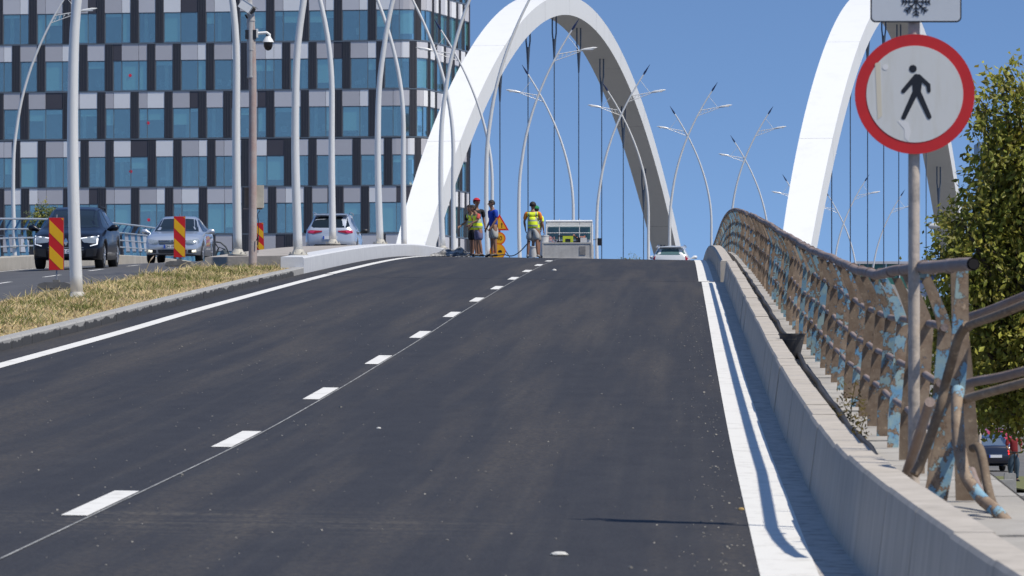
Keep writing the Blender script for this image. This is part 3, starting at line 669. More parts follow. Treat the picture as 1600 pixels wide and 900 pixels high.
_s = np.linspace(0, cum[-1], 800); _p = np.array([800+8300*PT(q, 0).x/PT(q, 0).y for q in _s])
def SX(px): return float(np.interp(px, _p, _s))
def wallbox(mb, s0, s1, da, db, z0, z1, m):
    ss = [s0]+[c for c in cum if s0+.02 < c < s1-.02]+[s1]; vs = []
    for s in ss:
        for d, z in ((da, z0), (db, z0), (db, z1), (da, z1)):
            p = PT(s, d); vs.append((p.x+25, p.y-434, z-GZ))
    n_ = len(ss)
    mb.add(vs, [(4*i+k, 4*i+(k+1) % 4, 4*i+4+(k+1) % 4, 4*i+4+k) for i in range(n_-1) for k in range(4)]+[(0,1,2,3), tuple(range(4*n_-4, 4*n_))], m)
pw = mat('panel_white', (.90,.89,.88), .5, var=.06, vs=.5); pl = mat('panel_light_grey', (.64,.63,.65), .5, var=.06, vs=.5); pg = mat('panel_grey', (.55,.535,.55), .5, var=.06, vs=.5)
pd = mat('panel_dark', (.075,.07,.083), .5, var=.1, vs=.5); lv = mat('louvre_dark', (.066,.064,.072), .5); lv2 = mat('louvre_rib', (.075,.075,.085), .5); fr = mat('frame_grey', (.17,.20,.23), .45, metal=.3)
intm = mat('office_interior', (.16,.20,.22), .9, var=.5, vs=.6); blindm = mat('roller_blind', (.66,.86,.84), .8); colm = mat('interior_column', (.75,.85,.80), .8); desk = mat('office_chair', (.5,.55,.55), .7)
gl = bpy.data.materials.new('blue_glass'); gl.use_nodes = True; n = gl.node_tree.nodes; l = gl.node_tree.links
for x in list(n): 
    if x.type == 'BSDF_PRINCIPLED': n.remove(x)
tr = n.new('ShaderNodeBsdfTransparent'); tr.inputs[0].default_value = (.80,.93,.93,1)
gs = n.new('ShaderNodeBsdfGlossy'); gs.inputs[0].default_value = (.70,.76,.69,1); gs.inputs['Roughness'].default_value = .03
ms = n.new('ShaderNodeMixShader'); ms.inputs[0].default_value = .40
tc = n.new('ShaderNodeTexCoord'); tn = n.new('ShaderNodeTexNoise'); tn.inputs['Scale'].default_value = .35; bp = n.new('ShaderNodeBump'); bp.inputs['Strength'].default_value = .1; bp.inputs['Distance'].default_value = .05
l.new(tc.outputs['Object'], tn.inputs['Vector']); l.new(tn.outputs[0], bp.inputs['Height']); l.new(bp.outputs[0], gs.inputs['Normal'])
l.new(tr.outputs[0], ms.inputs[1]); l.new(gs.outputs[0], ms.inputs[2]); l.new(ms.outputs[0], n['Material Output'].inputs[0])
rb = random.Random(11)
ppm = 19.22
rows = {'B': (-9, [-8,45,98,151,204,243,309,362,416,470,522,575]), 'A': (66, [19,58,124,164,230,270,322,376,441,482,535,588]), 'C': (141, [-7,32,98,152,204,257,310,349,416,470,522,576]),
        'D': (217, [19,59,126,165,231,271,324,377,444,482,551,600]), 'E': (291, [-6,33,99,153,205,258,311,378,419,475,524,564]), 'F': (366, [-8,46,98,180,232,271,324,376,445,482,540,590]), 'G': (441, [-8,70,151,232,311,389,470,551]), 'T': (-84, [-8,70,151,232,311,389,470,551])}
redm = mat('red_sticker', (.65,.02,.06), .5)
wall = MB(); upper = MB(); upper_l = MB(); nwin = 0
zt_top = None; u1 = 13.25
s_min, s_max = 0.0, cum[-1]
for rn, (yt, lou) in rows.items():
    z_top = 1.6+(640-yt)/ppm; z_sp = z_top-1.36; z_bot = z_top-3.91
    full = rn in 'BACDEF'
    # positions: front by photo column, right-hand side by constant pitch
    items = []; cur = SX(-60)
    ls = [(SX(x), SX(x+12.6)) for x in lou if x > -50]
    s = SX(640 if rn in 'AC' else 648); 
    while s < s_max-.9:
        ls.append((s, s+.62)); s += .62+rb.choice([1.3, 1.95, 1.3])*1.12
    ls.sort()
    for a, c in ls:
        mbx = MB() if full else upper_l
        wallbox(mbx, a, c, -.10, .0, z_bot+.12, z_top, lv)
        for k in range(5): q = a+(c-a)*(k+.5)/5; wallbox(mbx, q-.02, q+.02, .0, .04, z_bot+.12, z_top, lv2)
        if full: mbx.build('louvre_strip', bld)
    wallbox(wall, s_min, s_max, -.2, .03, z_bot, z_bot+.09, fr)
    wallbox(wall, s_min, s_max, -6, -.25, z_bot, z_bot+.14, intm)
    edges = [s_min]+[v for a in ls for v in a]+[s_max]
    for a, c in zip(edges[::2], edges[1::2]):
        w = c-a
        if w < .25: continue
        nc = max(1, round(w/.69))
        if nc == 1: gr = [(1, rb.choice([pl, pw, pd]))]
        elif nc == 2: gr = rb.choice([[(2, pl)], [(2, pw)], [(1, pg), (1, pw)], [(2, pg)], [(2, pl)]])
        elif nc == 3: gr = rb.choice([[(2, pg), (1, pd)], [(1, pg), (2, pw)], [(2, pl), (1, pw)], [(1, pg), (2, pl)], [(2, pg), (1, pw)]])
        else:
            gr = []; k = nc
            while k > 0: q = min(k, rb.choice([1, 2, 2])); gr.append((q, rb.choice([pg, pl, pw, pd]))); k -= q
        tot = sum(g for g, _ in gr); x = a
        win = MB(); bl = MB(); split = []
        for g, mm in gr:
            e = x+w*g/tot; wallbox(wall, x+.015, e-.015, -.1, .0, z_sp+.03, z_top-.015, mm); split.append((x, e)); x = e
        wallbox(win, a, c, -.10, -.095, z_bot+.10, z_sp-.02, gl)
        for (p0, p1) in split:
            wallbox(win, p1-.03 if p1 < c-.01 else p1-.05, p1, -.08, -.02, z_bot+.12, z_sp, fr)
        wallbox(win, a, a+.05, -.08, -.02, z_bot+.12, z_sp, fr); wallbox(win, a+.05, c-.05, -.08, -.02, z_sp-.05, z_sp+.015, fr); wallbox(win, a+.05, c-.05, -.08, -.02, z_bot+.10, z_bot+.14, fr)
        if full: win.build('window', bld)
        else:
            o_ = len(upper.v); upper.v += win.v
            for f, k, s_ in zip(win.f, win.m, win.smooth): upper.f.append(tuple(i+o_ for i in f)); upper.m.append(upper.mi(win.mats[k])); upper.smooth.append(s_)
        if full:
            has = False
            for (p0, p1) in split:
                if rb.random() < (.62 if a < SX(640) else .8):
                    dr = rb.choice([.25, .35, .55, .9, 1.3, 1.9, 2.3, 2.3]); has = True
                    wallbox(bl, p0+.08, p1-.06, -.125, -.115, max(z_sp-.05-dr, z_bot+.2), z_sp-.05, blindm)
            if has: bl.build('window_blind', bld)
            it = MB()
            if rb.random() < .5: q = rb.uniform(a+.1, c-.5); wallbox(it, q, q+.28, -.9, -.7, z_bot+.2, z_sp, colm)
            for k in range(rb.choice([0, 1, 2, 3])):
                q = rb.uniform(a, c-.5); hh = rb.uniform(.5, 1.0); wallbox(it, q, q+rb.uniform(.1, .4), -1.2, -.9, z_bot+.25+hh*.4, z_bot+.2+hh, desk)
            if it.v: it.build('office_interior', bld)
if upper.v: o = upper.build('window', bld); tag(o, kind='stuff'); o = upper_l.build('louvre_strip', bld); tag(o, kind='stuff')
for (x, y) in ((203,115),(231,190),(204,266),(232,342)):
    mb = MB(); q = SX(x); p = PT(q, -.07); z = 1.6+(640-y)/ppm-GZ
    mb.tube([(p.x+25, p.y-434-.01, z), (p.x+25, p.y-434+.005, z)], .13, redm, 20); mb.build('round_sticker', bld)
wallbox(wall, s_min, s_max, -6.2, -6, GZ, 1.6+(640+84)/ppm, intm)
zb = 1.6+(640-441)/ppm-3.91
wallbox(wall, s_min, s_max, -.3, 0, GZ, zb-.01, pg)
wallbox(wall, s_min, s_max, -8, .02, 1.6+(640+84)/ppm+.01, 1.6+(640+84)/ppm+1.2, pd)
wallbox(wall, s_max-.25, s_max, -.25, .05, GZ, 1.6+(640+84)/ppm, pd); 
wall.build('cladding_wall', bld)

# far pieces of town on the right
t = thing('glass_tower', 'slim dark blue glass tower top peeking from behind the large tree on the right', 'building', (62.5, 690, GZ)); k = 690/8300
tw = mat('tower_glass', (.10,.17,.24), .2, var=.3, vs=.3, metal=.4); twf = mat('tower_frame', (.03,.05,.09), .5)
mb = MB(); mb.box((1.5, 5, 18), (6, 8, 36), tw); mb.build('body', t)
mb = MB()
for i in range(6): mb.box((-1.5+i*1.2, .95, 17.5), (.12, .12, 35), twf)
for i in range(9): mb.box((1.5, .96, 35-i*3.0-2.2), (6.2, .14, .18), twf)
mb.box((1.5, 5, 36.4), (6.4, 8.4, 1.8), mat('tower_cap', (.22,.30,.38), .5)); mb.build('facade_frame', t)
t = thing('station_shed', 'low green-glazed structure with a pale frame, seen far away above the rusty railing', 'shed', (PX(1385, 520), 520, GZ))
grn = mat('green_glazing', (.06,.22,.17), .3, var=.4, vs=.8)
mb = MB(); mb.box((0, 3, 8.4), (5.6, 5, 16.8), grn)
mb.build('body', t); mb = MB()
for i in range(5): mb.box((-2.6+1.3*i, .45, 8.4), (.15, .1, 16.9), colm)
mb.box((0, 3, 16.9), (5.9, 5.4, .25), pg); mb.build('frame', t)
t = thing('warehouse', 'long pale blue roof far behind the rusty railing, left of the sign pole', 'warehouse', (PX(1425, 560), 560, GZ))
mb = MB(); mb.box((-.3, 4, 8), (6.0, 8, 17.4), mat('blue_wall', (.15,.2,.3), .8)); mb.build('body', t)
mb = MB(); mb.prism([(-3.4,16.75),(3.2,16.75),(2.9,17.9),(-3.1,17.9)], -.3, 8.4, mat('blue_roof', (.22,.27,.36), .6, var=.3, vs=1, stretch=(5,1,1))); mb.build('roof', t)

# ------------------------------------------------------------ vehicles
def interp(tab, x):
    if x <= tab[0][0]: return tab[0][1:]
    for a, c in zip(tab, tab[1:]):
        if x <= c[0]:
            t = (x-a[0])/(c[0]-a[0]); return tuple(p+(q-p)*t for p, q in zip(a[1:], c[1:]))
    return tab[-1][1:]
glassd = mat('car_glass', (.012,.018,.022), .06, spec=.5, coat=.15)
tyre = mat('tyre_rubber', (.018,.018,.019), .85, var=.3, vs=20); rimm = mat('alloy_rim', (.5,.51,.53), .3, metal=.8); trimb = mat('black_trim', (.014,.014,.016), .45)
lampg = mat('headlamp_glass', (.30,.34,.37), .1, metal=.3, coat=.8); drl = mat('running_light', (.95,.97,1), .2, emis=((.95,.98,1), .35)); fogl = mat('fog_light', (1,.95,.75), .2, emis=((1,.92,.7), .9))
tail = mat('tail_lamp', (.35,.008,.015), .15, coat=.8); tailon = mat('tail_lamp_lit', (.8,.02,.02), .2, emis=((1,.03,.03), 2.5)); platew = mat('number_plate', (.78,.79,.80), .4); euro = mat('plate_blue', (.02,.08,.5), .4); chrome = mat('chrome', (.7,.71,.73), .15, metal=1)
def car(name, label, loc, rz, tab, Lh, wx, wr, paint_, R_=None):
    """tab rows: x, half width, bottom, shoulder z, roof half width, roof z ; x forward"""
    root = thing(name, label, 'car', loc, rz)
    x0, x1 = tab[0][0], tab[-1][0]; xs = sorted(set([round(x0+(x1-x0)*k/70, 3) for k in range(71)]))
    ring = []; vs = []
    for x in xs:
        w, zb, zs, rw, zr_ = interp(tab, x)
        za = zb
        for xw in wx:
            d = abs(x-xw); Ra = wr+.055
            if d < Ra: za = max(za, wr+math.sqrt(Ra*Ra-d*d))
        zm = max(za+.03, (zb+zs)*.5); zsm = max(zs, zm+.05)
        half = [(0, zb), (.76*w, zb), (.77*w, za), (.975*w, za), (w, min(zm, zsm-.1) if zm < zsm-.1 else zsm-.1), (.995*w, zsm-.16 if zsm-.16 > zm else (zm+zsm)/2), (.955*w, zsm), (rw+(.95*w-rw)*.42, zsm+(zr_-zsm)*.5), (rw, zr_-.06*min(1, (zr_-zsm)/.3)), (rw*.82, zr_), (0, zr_+.022)]
        r = [(x, y, z) for y, z in half]+[(x, -y, z) for y, z in half[-2:0:-1]]
        vs += r; m_ = len(r)
    fs = [(i*m_+k, i*m_+(k+1) % m_, (i+1)*m_+(k+1) % m_, (i+1)*m_+k) for i in range(len(xs)-1) for k in range(m_)]
    fs += [tuple(range(m_)), tuple(range((len(xs)-1)*m_, len(xs)*m_))]
    mb = MB(); mb.add(vs, fs, paint_, True); body = mb.build('body', root)
    bm = bmesh.new(); bm.from_mesh(body.data); bvh = BVHTree.FromBMesh(bm); bm.free()
    for i in range(len(xs)):    # soften the ends only by smooth shading; keep the arches crisp
        pass
    def patch(nm, poly, view, m, off=.006, cuts=3, parent=root, both=False, build=True):
        # poly: (lateral, z) for front/rear, (x, z) for sides
        b_ = bmesh.new()
        src = {'front': lambda a, z: (Vector((x1+1, a, z)), Vector((-1,0,0))), 'rear': lambda a, z: (Vector((x0-1, a, z)), Vector((1,0,0))),
               'left': lambda a, z: (Vector((a, 2, z)), Vector((0,-1,0))), 'right': lambda a, z: (Vector((a, -2, z)), Vector((0,1,0)))}[view]
        vv = [b_.verts.new((p[0], 0, p[1])) for p in poly]; f = b_.faces.new(vv)
        bmesh.ops.triangulate(b_, faces=[f]); bmesh.ops.subdivide_edges(b_, edges=b_.edges[:], cuts=cuts, use_grid_fill=True)
        for v in b_.verts:
            o_, d_ = src(v.co.x, v.co.z); h = bvh.ray_cast(o_, d_)
            v.co = (h[0]-d_*off) if h[0] is not None else o_+d_*1.1
        r_ = bmesh.ops.extrude_face_region(b_, geom=b_.faces[:])
        dv = src(0, 0)[1]
        for e in r_['geom']:
            if isinstance(e, bmesh.types.BMVert): e.co += dv*(off+.03)
        bmesh.ops.recalc_face_normals(b_, faces=b_.faces)
        me = bpy.data.meshes.new(nm); b_.to_mesh(me); b_.free(); me.materials.append(m)
        for p in me.polygons: p.use_smooth = False
        o = bpy.data.objects.new(nm, me); S.collection.objects.link(o); o.parent = parent; return o
    # wheels
    for xw in wx:
        for sy in (-1, 1):
            wh = thing('wheel', None, None); wh.parent = root; wh.location = (xw, sy*(interp(tab, xw)[0]-.135), wr)
            mb = MB(); mb.tube([(0, -.11, 0), (0, -.09, 0), (0, .09, 0), (0, .11, 0)], [wr-.03, wr, wr, wr-.03], tyre, 32); mb.build('tyre', wh)
            mb = MB(); rr_ = wr*.66; mb.tube([(0, sy*.085, 0), (0, sy*.118, 0)], [rr_, rr_*.98], trimb, 28)
            for k in range(5):
                a = k*2*math.pi/5; d_ = Vector((math.cos(a), 0, math.sin(a))); e_ = Vector((-math.sin(a), 0, math.cos(a)))
                c = Vector((0, sy*.125, 0)); mb.add([c+e_*.035, c-e_*.035, c+d_*rr_*.97-e_*.07, c+d_*rr_*.97+e_*.07, c+e_*.035+Vector((0,-sy*.02,0)), c-e_*.035+Vector((0,-sy*.02,0)), c+d_*rr_*.97-e_*.07+Vector((0,-sy*.02,0)), c+d_*rr_*.97+e_*.07+Vector((0,-sy*.02,0))], [(0,1,2,3),(4,5,6,7),(0,1,5,4),(1,2,6,5),(2,3,7,6),(3,0,4,7)], rimm)
            mb.tube([(0, sy*.10, 0), (0, sy*.135, 0)], [.05, .045], rimm, 14); 
            for k in range(28):
                pass
            mb.build('rim', wh)
    return root, patch, body
def mirror_obj(root, x, y, z, m, cap=None):
    for s in (-1, 1):
        mb = MB(); mb.tube([(x, s*(y-.06), z-.03), (x-.02, s*y, z-.02), (x-.02, s*(y+.09), z+.02), (x-.015, s*(y+.19), z+.015), (x-.01, s*(y+.23), z)], [.02, .055, .085, .08, .03], m, 12); o = mb.build('side_mirror', root)
def plate(patch_root, x, z, side=1, chars='', hw=.26, face=1):
    mb = MB(); mb.box((x, 0, z), (.014, 2*hw, .115), platew); mb.box((x+.0075*face, side*(hw-.025), z), (.004, .05, .113), euro)
    o = mb.build('number_plate', patch_root)
    return o
def text(body, size, loc, rot, parent, m, ext=.002, name='lettering'):
    cu = bpy.data.curves.new(name, 'FONT'); cu.body = body; cu.size = size; cu.extrude = ext; cu.align_x = 'CENTER'; cu.align_y = 'CENTER'
    o = bpy.data.objects.new(name, cu); S.collection.objects.link(o)
    bpy.context.view_layer.update(); me = bpy.data.meshes.new_from_object(o.evaluated_get(bpy.context.evaluated_depsgraph_get())); bpy.data.objects.remove(o); bpy.data.curves.remove(cu)
    me.materials.clear(); me.materials.append(m); o = bpy.data.objects.new(name, me); S.collection.objects.link(o); o.parent = parent; o.location = loc; o.rotation_euler = rot; return o
H90 = math.pi/2
def face_rot(rz): return rz
# black hatchback (front towards the camera): local +x is forward
blackp = mat('black_car_paint', (.004,.005,.011), .3, coat=.3, spec=.3)
tabK = [(-2.26,.70,.42,.86,.55,.98),(-2.20,.80,.34,.95,.60,1.06),(-1.9,.88,.24,1.02,.60,1.22),(-1.4,.90,.22,1.03,.60,1.42),(-.8,.905,.22,1.01,.60,1.54),(-.1,.91,.22,.99,.61,1.57),(.35,.91,.22,.98,.60,1.52),(.75,.91,.22,.97,.64,1.34),(1.2,.905,.22,.96,.70,1.08),(1.32,.90,.22,.95,.72,1.03),(1.8,.89,.24,.90,.70,.97),(2.1,.85,.26,.82,.64,.90),(2.22,.80,.28,.74,.60,.83),(2.28,.72,.32,.62,.56,.70)]
Yf = 134.5; ang = -math.pi/2-math.radians(2.6)
kx = Vector((math.cos(ang), math.sin(ang)))
def car_at(u_front, Yf, half): 
    x = PX(u_front, Yf); c = Vector((x, Yf))-kx*half; return (c.x, c.y, zr(c.x-XC(c.y), c.y)+.004)
root, patch, body = car('car', 'black crossover car with white running lights, oncoming behind the striped panel on the left', car_at(103, 134.5, 2.28), ang, tabK, 2.28, (1.42, -1.32), .345, blackp)
body.rotation_euler = (0,0,0); slope = math.radians(2.2); root.rotation_euler = (0, slope, ang)
patch('windscreen', [(-.70,1.06),(.70,1.06),(.62,1.46),(.3,1.49),(-.3,1.49),(-.62,1.46)], 'front', glassd, cuts=6)
for s in ('left', 'right'):
    patch('side_window', [(.95,1.05),(.10,1.06),(.06,1.46),(.30,1.46)], s, glassd); patch('side_window', [(.03,1.06),(-.95,1.08),(-.85,1.42),(-.01,1.46)], s, glassd); patch('side_window', [(-1.0,1.10),(-1.5,1.16),(-1.2,1.36),(-.92,1.41)], s, glassd)
for s in (-1, 1):
    h = patch('headlight', [(s*.36,.80),(s*.80,.86),(s*.82,.74),(s*.74,.66),(s*.46,.68)], 'front', lampg, off=.008, cuts=4)
    for pts in ([(s*.36,.80),(s*.81,.862),(s*.81,.835),(s*.36,.775)], [(s*.785,.85),(s*.815,.85),(s*.80,.63),(s*.77,.65)], [(s*.79,.655),(s*.79,.63),(s*.62,.585),(s*.61,.61)]): patch('running_light', pts, 'front', drl, off=.014, cuts=2, parent=h)
    patch('air_intake', [(s*.52,.52),(s*.80,.54),(s*.76,.34),(s*.5,.32)], 'front', trimb, off=.006)
patch('grille', [(-.34,.78),(.34,.78),(.42,.60),(.30,.52),(-.30,.52),(-.42,.60)], 'front', trimb, cuts=4)
patch('lower_grille', [(-.46,.46),(.46,.46),(.40,.30),(-.40,.30)], 'front', trimb, cuts=4)
patch('emblem', [(0,.80),(.065,.71),(0,.60),(-.065,.71),(-.03,.71),(0,.76),(.03,.71),(0,.65)] if False else [(0,.80),(.06,.70),(0,.60),(-.06,.70)], 'front', chrome, off=.02, cuts=1)
for z in (.56, .50): patch('chrome_strip', [(-.45,z),(.45,z),(.45,z-.012),(-.45,z-.012)], 'front', chrome, off=.012, cuts=3)
mirror_obj(root, .78, .93, 1.03, blackp)
o = plate(root, 2.30, .46, side=-1); text('B 42 CGA', .105, (2.312, .02, .46), (H90, 0, H90), root, blk, name='plate_lettering')
for s in (-1, 1):
    mb = MB(); mb.tube([(-1.2, s*.60, 1.47), (-.9, s*.6, 1.555), (.1, s*.61, 1.585)], .012, trimb, 6); mb.build('roof_rail', root)

# silver sedan
silver = mat('silver_car_paint', (.55,.59,.64), .28, metal=.55, coat=1.0)
tabS = [(-2.38,.72,.42,.80,.60,.92),(-2.30,.80,.32,.92,.66,1.04),(-1.7,.88,.24,.97,.68,1.08),(-1.5,.89,.22,.98,.60,1.16),(-1.0,.905,.22,.97,.57,1.38),(-.4,.91,.22,.96,.58,1.46),(.0,.91,.22,.95,.585,1.47),(.35,.91,.22,.94,.58,1.42),(.8,.91,.22,.93,.66,1.18),(1.10,.905,.22,.92,.72,1.00),(1.7,.89,.24,.86,.70,.92),(2.15,.85,.25,.77,.62,.83),(2.32,.80,.27,.66,.60,.74),(2.38,.74,.30,.58,.58,.66)]
loc = car_at(269, 166, 2.38)
root, patch, body = car('car', 'silver saloon car with fog lights on, oncoming behind the second striped panel', loc, ang, tabS, 2.38, (1.48, -1.33), .325, silver)
root.rotation_euler = (0, math.radians(1.6), ang)
patch('windscreen', [(-.70,1.00),(.70,1.00),(.60,1.38),(.3,1.405),(-.3,1.405),(-.60,1.38)], 'front', glassd, cuts=6)
for s in ('left', 'right'):
    patch('side_window', [(.82,.99),(.05,1.0),(.05,1.37),(.30,1.36)], s, glassd); patch('side_window', [(-.02,1.0),(-1.1,1.03),(-.85,1.32),(-.02,1.37)], s, glassd)
for s in (-1, 1):
    patch('headlight', [(s*.42,.62),(s*.44,.71),(s*.80,.76),(s*.85,.66),(s*.80,.60),(s*.5,.58)], 'front', lampg, off=.008, cuts=4)
    h = patch('air_intake', [(s*.50,.42),(s*.84,.44),(s*.80,.32),(s*.5,.31)], 'front', trimb, off=.006)
    patch('fog_light', [(s*.62,.41),(s*.75,.42),(s*.75,.34),(s*.62,.34)], 'front', fogl, off=.016, cuts=1, parent=h)
patch('grille', [(-.44,.715),(.44,.715),(.40,.585),(-.40,.585)], 'front', trimb, cuts=4)
for z in (.685, .655, .625): patch('chrome_strip', [(-.40,z),(.40,z),(.40,z-.009),(-.40,z-.009)], 'front', chrome, off=.013, cuts=3)
patch('lower_grille', [(-.46,.42),(.46,.42),(.42,.30),(-.42,.30)], 'front', trimb, cuts=4)
mb = MB(); mb.tube([(2.345,0,.655),(2.385,0,.655)], .075, chrome, 24); mb.tube([(2.38,0,.655),(2.389,0,.655)], .06, trimb, 24)
mb.build('emblem', root); 
mb = MB()
for s in (-1, 1): mb.tube([(2.392, s*.045, .695), (2.392, s*.02, .61), (2.392, 0, .655)], .007, chrome, 6)
mb.build('emblem', root)
plate(root, 2.40, .52, side=-1); text('CM 19 VLK', .10, (2.412, .02, .52), (H90, 0, H90), root, blk, name='plate_lettering')
mirror_obj(root, .68, .93, .98, silver)
for s in (-1, 1): 
    mb = MB(); mb.tube([(-.1, s*.18, 1.0), (-.1, s*.18, 1.0)], .01, trimb, 4)

# pearl sports utility car seen from behind
pearl = mat('pearl_car_paint', (.52,.56,.62), .3, metal=.35, coat=1.0)
tabQ = [(-2.32,.76,.45,.88,.60,1.02),(-2.24,.86,.36,1.06,.66,1.18),(-2.0,.91,.28,1.10,.63,1.46),(-1.7,.93,.25,1.10,.61,1.66),(-1.0,.94,.24,1.08,.64,1.71),(-.2,.94,.24,1.06,.65,1.71),(.3,.94,.24,1.05,.64,1.62),(.8,.93,.24,1.04,.68,1.38),(1.2,.93,.24,1.02,.74,1.12),(1.8,.91,.25,.98,.72,1.04),(2.15,.87,.28,.88,.66,.95),(2.32,.78,.34,.70,.60,.78)]
a2 = math.pi/2-math.radians(2.0); kk = Vector((math.cos(a2), math.sin(a2)))
c = Vector((PX(516, 192), 192))+kk*2.3
root, patch, body = car('car', 'pearl silver sports utility car seen from behind, between the pale lamp posts', (c.x, c.y, zr(c.x-XC(c.y), c.y)+.12), a2, tabQ, 2.32, (1.42, -1.40), .36, pearl)
patch('rear_window', [(-.60,1.16),(.60,1.16),(.70,1.22),(.58,1.54),(.35,1.58),(-.35,1.58),(-.58,1.54),(-.70,1.22)], 'rear', glassd, cuts=5)
for s in (-1, 1):
    patch('tail_light', [(s*.28,1.05),(s*.84,1.08),(s*.86,.96),(s*.58,.94),(s*.30,1.00)], 'rear', tail, off=.012, cuts=3)
    patch('tail_light', [(s*.55,1.045),(s*.82,1.06),(s*.82,.98),(s*.6,.97)], 'rear', mat('tail_lamp_bright', (.55,.03,.10), .2, coat=.8), off=.016, cuts=2)
patch('bumper_trim', [(-.78,.56),(.78,.56),(.74,.42),(-.74,.42)], 'rear', trimb, off=.01)
for s in ('left', 'right'):
    patch('side_window', [(.95,1.12),(.10,1.13),(.08,1.55),(.34,1.52)], s, glassd); patch('side_window', [(.02,1.13),(-.95,1.15),(-.95,1.56),(.0,1.58)], s, glassd); patch('side_window', [(-1.03,1.16),(-1.7,1.22),(-1.5,1.5),(-1.03,1.55)], s, glassd)
mirror_obj(root, .75, .95, 1.12, trimb); plate(root, -2.34, .80, side=1, face=-1)
for s in (-1, 1): mb = MB(); mb.tube([(-1.75, s*.66, 1.68), (-1.5, s*.66, 1.745), (.1, s*.67, 1.75), (.3, s*.66, 1.68)], .018, chrome, 8); mb.build('roof_rail', root)
mb = MB(); mb.prism([(-.62,1.62),(.62,1.62),(.60,1.665),(-.60,1.665)], 0, .30, pearl, Matrix.Translation((-2.02,0,0)) @ Matrix.Rotation(-H90,4,'Z')); mb.build('spoiler', root)

# white car just over the crest
whitep = mat('white_car_paint', (.75,.76,.75), .3, coat=1.0)
tabW = [(-2.05,.72,.45,.90,.55,1.05),(-2.0,.82,.36,1.02,.60,1.16),(-1.8,.87,.28,1.04,.60,1.40),(-1.5,.88,.25,1.03,.60,1.52),(-.8,.89,.24,1.0,.61,1.55),(0,.89,.24,.99,.61,1.54),(.45,.89,.24,.98,.60,1.45),(1.1,.88,.24,.95,.70,1.05),(1.7,.86,.25,.90,.68,.98),(2.0,.80,.3,.80,.60,.86),(2.08,.72,.36,.68,.55,.72)]
Yw = 250; c = Vector((PX(1053, Yw), Yw+2))
root, patch, body = car('car', 'white hatchback with only its roof and rear window showing over the crest of the road', (c.x, c.y, zr(3.4, c.y)+.02), a2-.05, tabW, 2.05, (1.28, -1.25), .32, whitep)
patch('rear_window', [(-.62,1.10),(.62,1.10),(.70,1.16),(.56,1.42),(-.56,1.42),(-.70,1.16)], 'rear', mat('see_through_glass', (.09,.16,.16), .1, spec=.8), cuts=5)
for s in (-.3, .25, .5):
    mb = MB(); mb.tube([(-1.97+.35, s, 1.17), (-1.97+.36, s, 1.30)], [.09, .075], trimb, 12)
for s in (-1, 1): mb = MB(); mb.tube([(-1.7, s*.62, 1.52), (-1.4, s*.62, 1.585), (.1, s*.62, 1.59), (.3, s*.62, 1.5)], .02, chrome, 8); mb.build('roof_rail', root); patch('tail_light', [(s*.70,1.05),(s*.84,1.06),(s*.84,.82),(s*.72,.8)], 'rear', tail, off=.01)
mb = MB(); mb.prism([(-.70,1.46),(.70,1.46),(.66,1.505),(-.66,1.505)], 0, .35, whitep, Matrix.Translation((-2.0,0,0)) @ Matrix.Rotation(-H90,4,'Z')); mb.build('spoiler', root); mirror_obj(root, .7, .90, 1.05, whitep)

# street-level cars on the right
navy = mat('navy_car_paint', (.012,.018,.04), .3, coat=1.0); redp = mat('red_car_paint', (.45,.02,.03), .3, coat=1.0)
root, patch, body = car('car', 'dark saloon car with lit red tail lights on the lower street at the far right', (PX(1551, 214), 216, GZ+.004), math.radians(92), tabS, 2.38, (1.48, -1.33), .325, navy)
patch('rear_window', [(-.66,1.06),(.66,1.06),(.55,1.34),(-.55,1.34)], 'rear', mat('car_glass_light', (.10,.13,.17), .1, spec=1), cuts=5); plate(root, -2.40, .62, face=-1)
for s in (-1, 1): patch('tail_light', [(s*.50,.86),(s*.80,.88),(s*.80,.66),(s*.52,.68)], 'rear', tailon, off=.012)
mirror_obj(root, .68, .93, .98, navy)
root, patch, body = car('car', 'red car on the lower street beyond the dark saloon, half hidden', (PX(1559, 262), 264, GZ+.004), math.radians(92), tabK, 2.28, (1.42, -1.32), .345, redp)
patch('rear_window', [(-.6,1.14),(.6,1.14),(.5,1.38),(-.5,1.38)], 'rear', glassd, cuts=4)
for s in (-1, 1): patch('tail_light', [(s*.5,.95),(s*.8,.98),(s*.8,.80),(s*.55,.8)], 'rear', tailon, off=.012)
mirror_obj(root, .78, .93, 1.03, redp)

# ------------------------------------------------------------ flatbed work truck
TY = 213.0; tz = zr(-1, TY); tr_ = thing('work_truck', 'parked flatbed work truck seen from behind, loaded with tools, a generator and buckets', 'truck', (PX(886, TY), TY, tz), math.radians(-2))
kt = TY/8300
def T(x, y, dy=0): return Vector(((x-886)*kt, dy, 1.6+(640-y)*kt-tz))
tg = mat('dusty_tailgate', (.56,.54,.50), .8, col2=(.42,.40,.37), vs=3, bump=.2); tw_ = mat('truck_white', (.80,.80,.78), .5, var=.15, vs=3)
mb = MB(); top = T(0, 379).z
mb.box((0, 0, top-.33), (1.98, .05, .66), tg); mb.box((0, -.03, top-.02), (2.0, .03, .05), tg); mb.box((0, -.03, top-.64), (2.0, .03, .05), tg)
for x in (-.97, .97): mb.box((x, -.03, top-.33), (.05, .03, .62), tg)
for x in (.62,): mb.box((x, -.035, top-.32), (.24, .02, .34), mat('tail_panel', (.28,.27,.26), .8, var=.4, vs=12))
mb.build('tailgate', tr_)
mb = MB(); mb.box((0, 1.75, top-.68), (1.96, 3.45, .08), tg)
for s in (-1, 1): mb.box((s*.98, 1.75, top-.35), (.04, 3.4, .62), tg)
mb.build('load_bed', tr_)
mb = MB(); mb.box((0, 2.5, .5), (.8, 4.8, .2), trimb); mb.build('chassis', tr_)
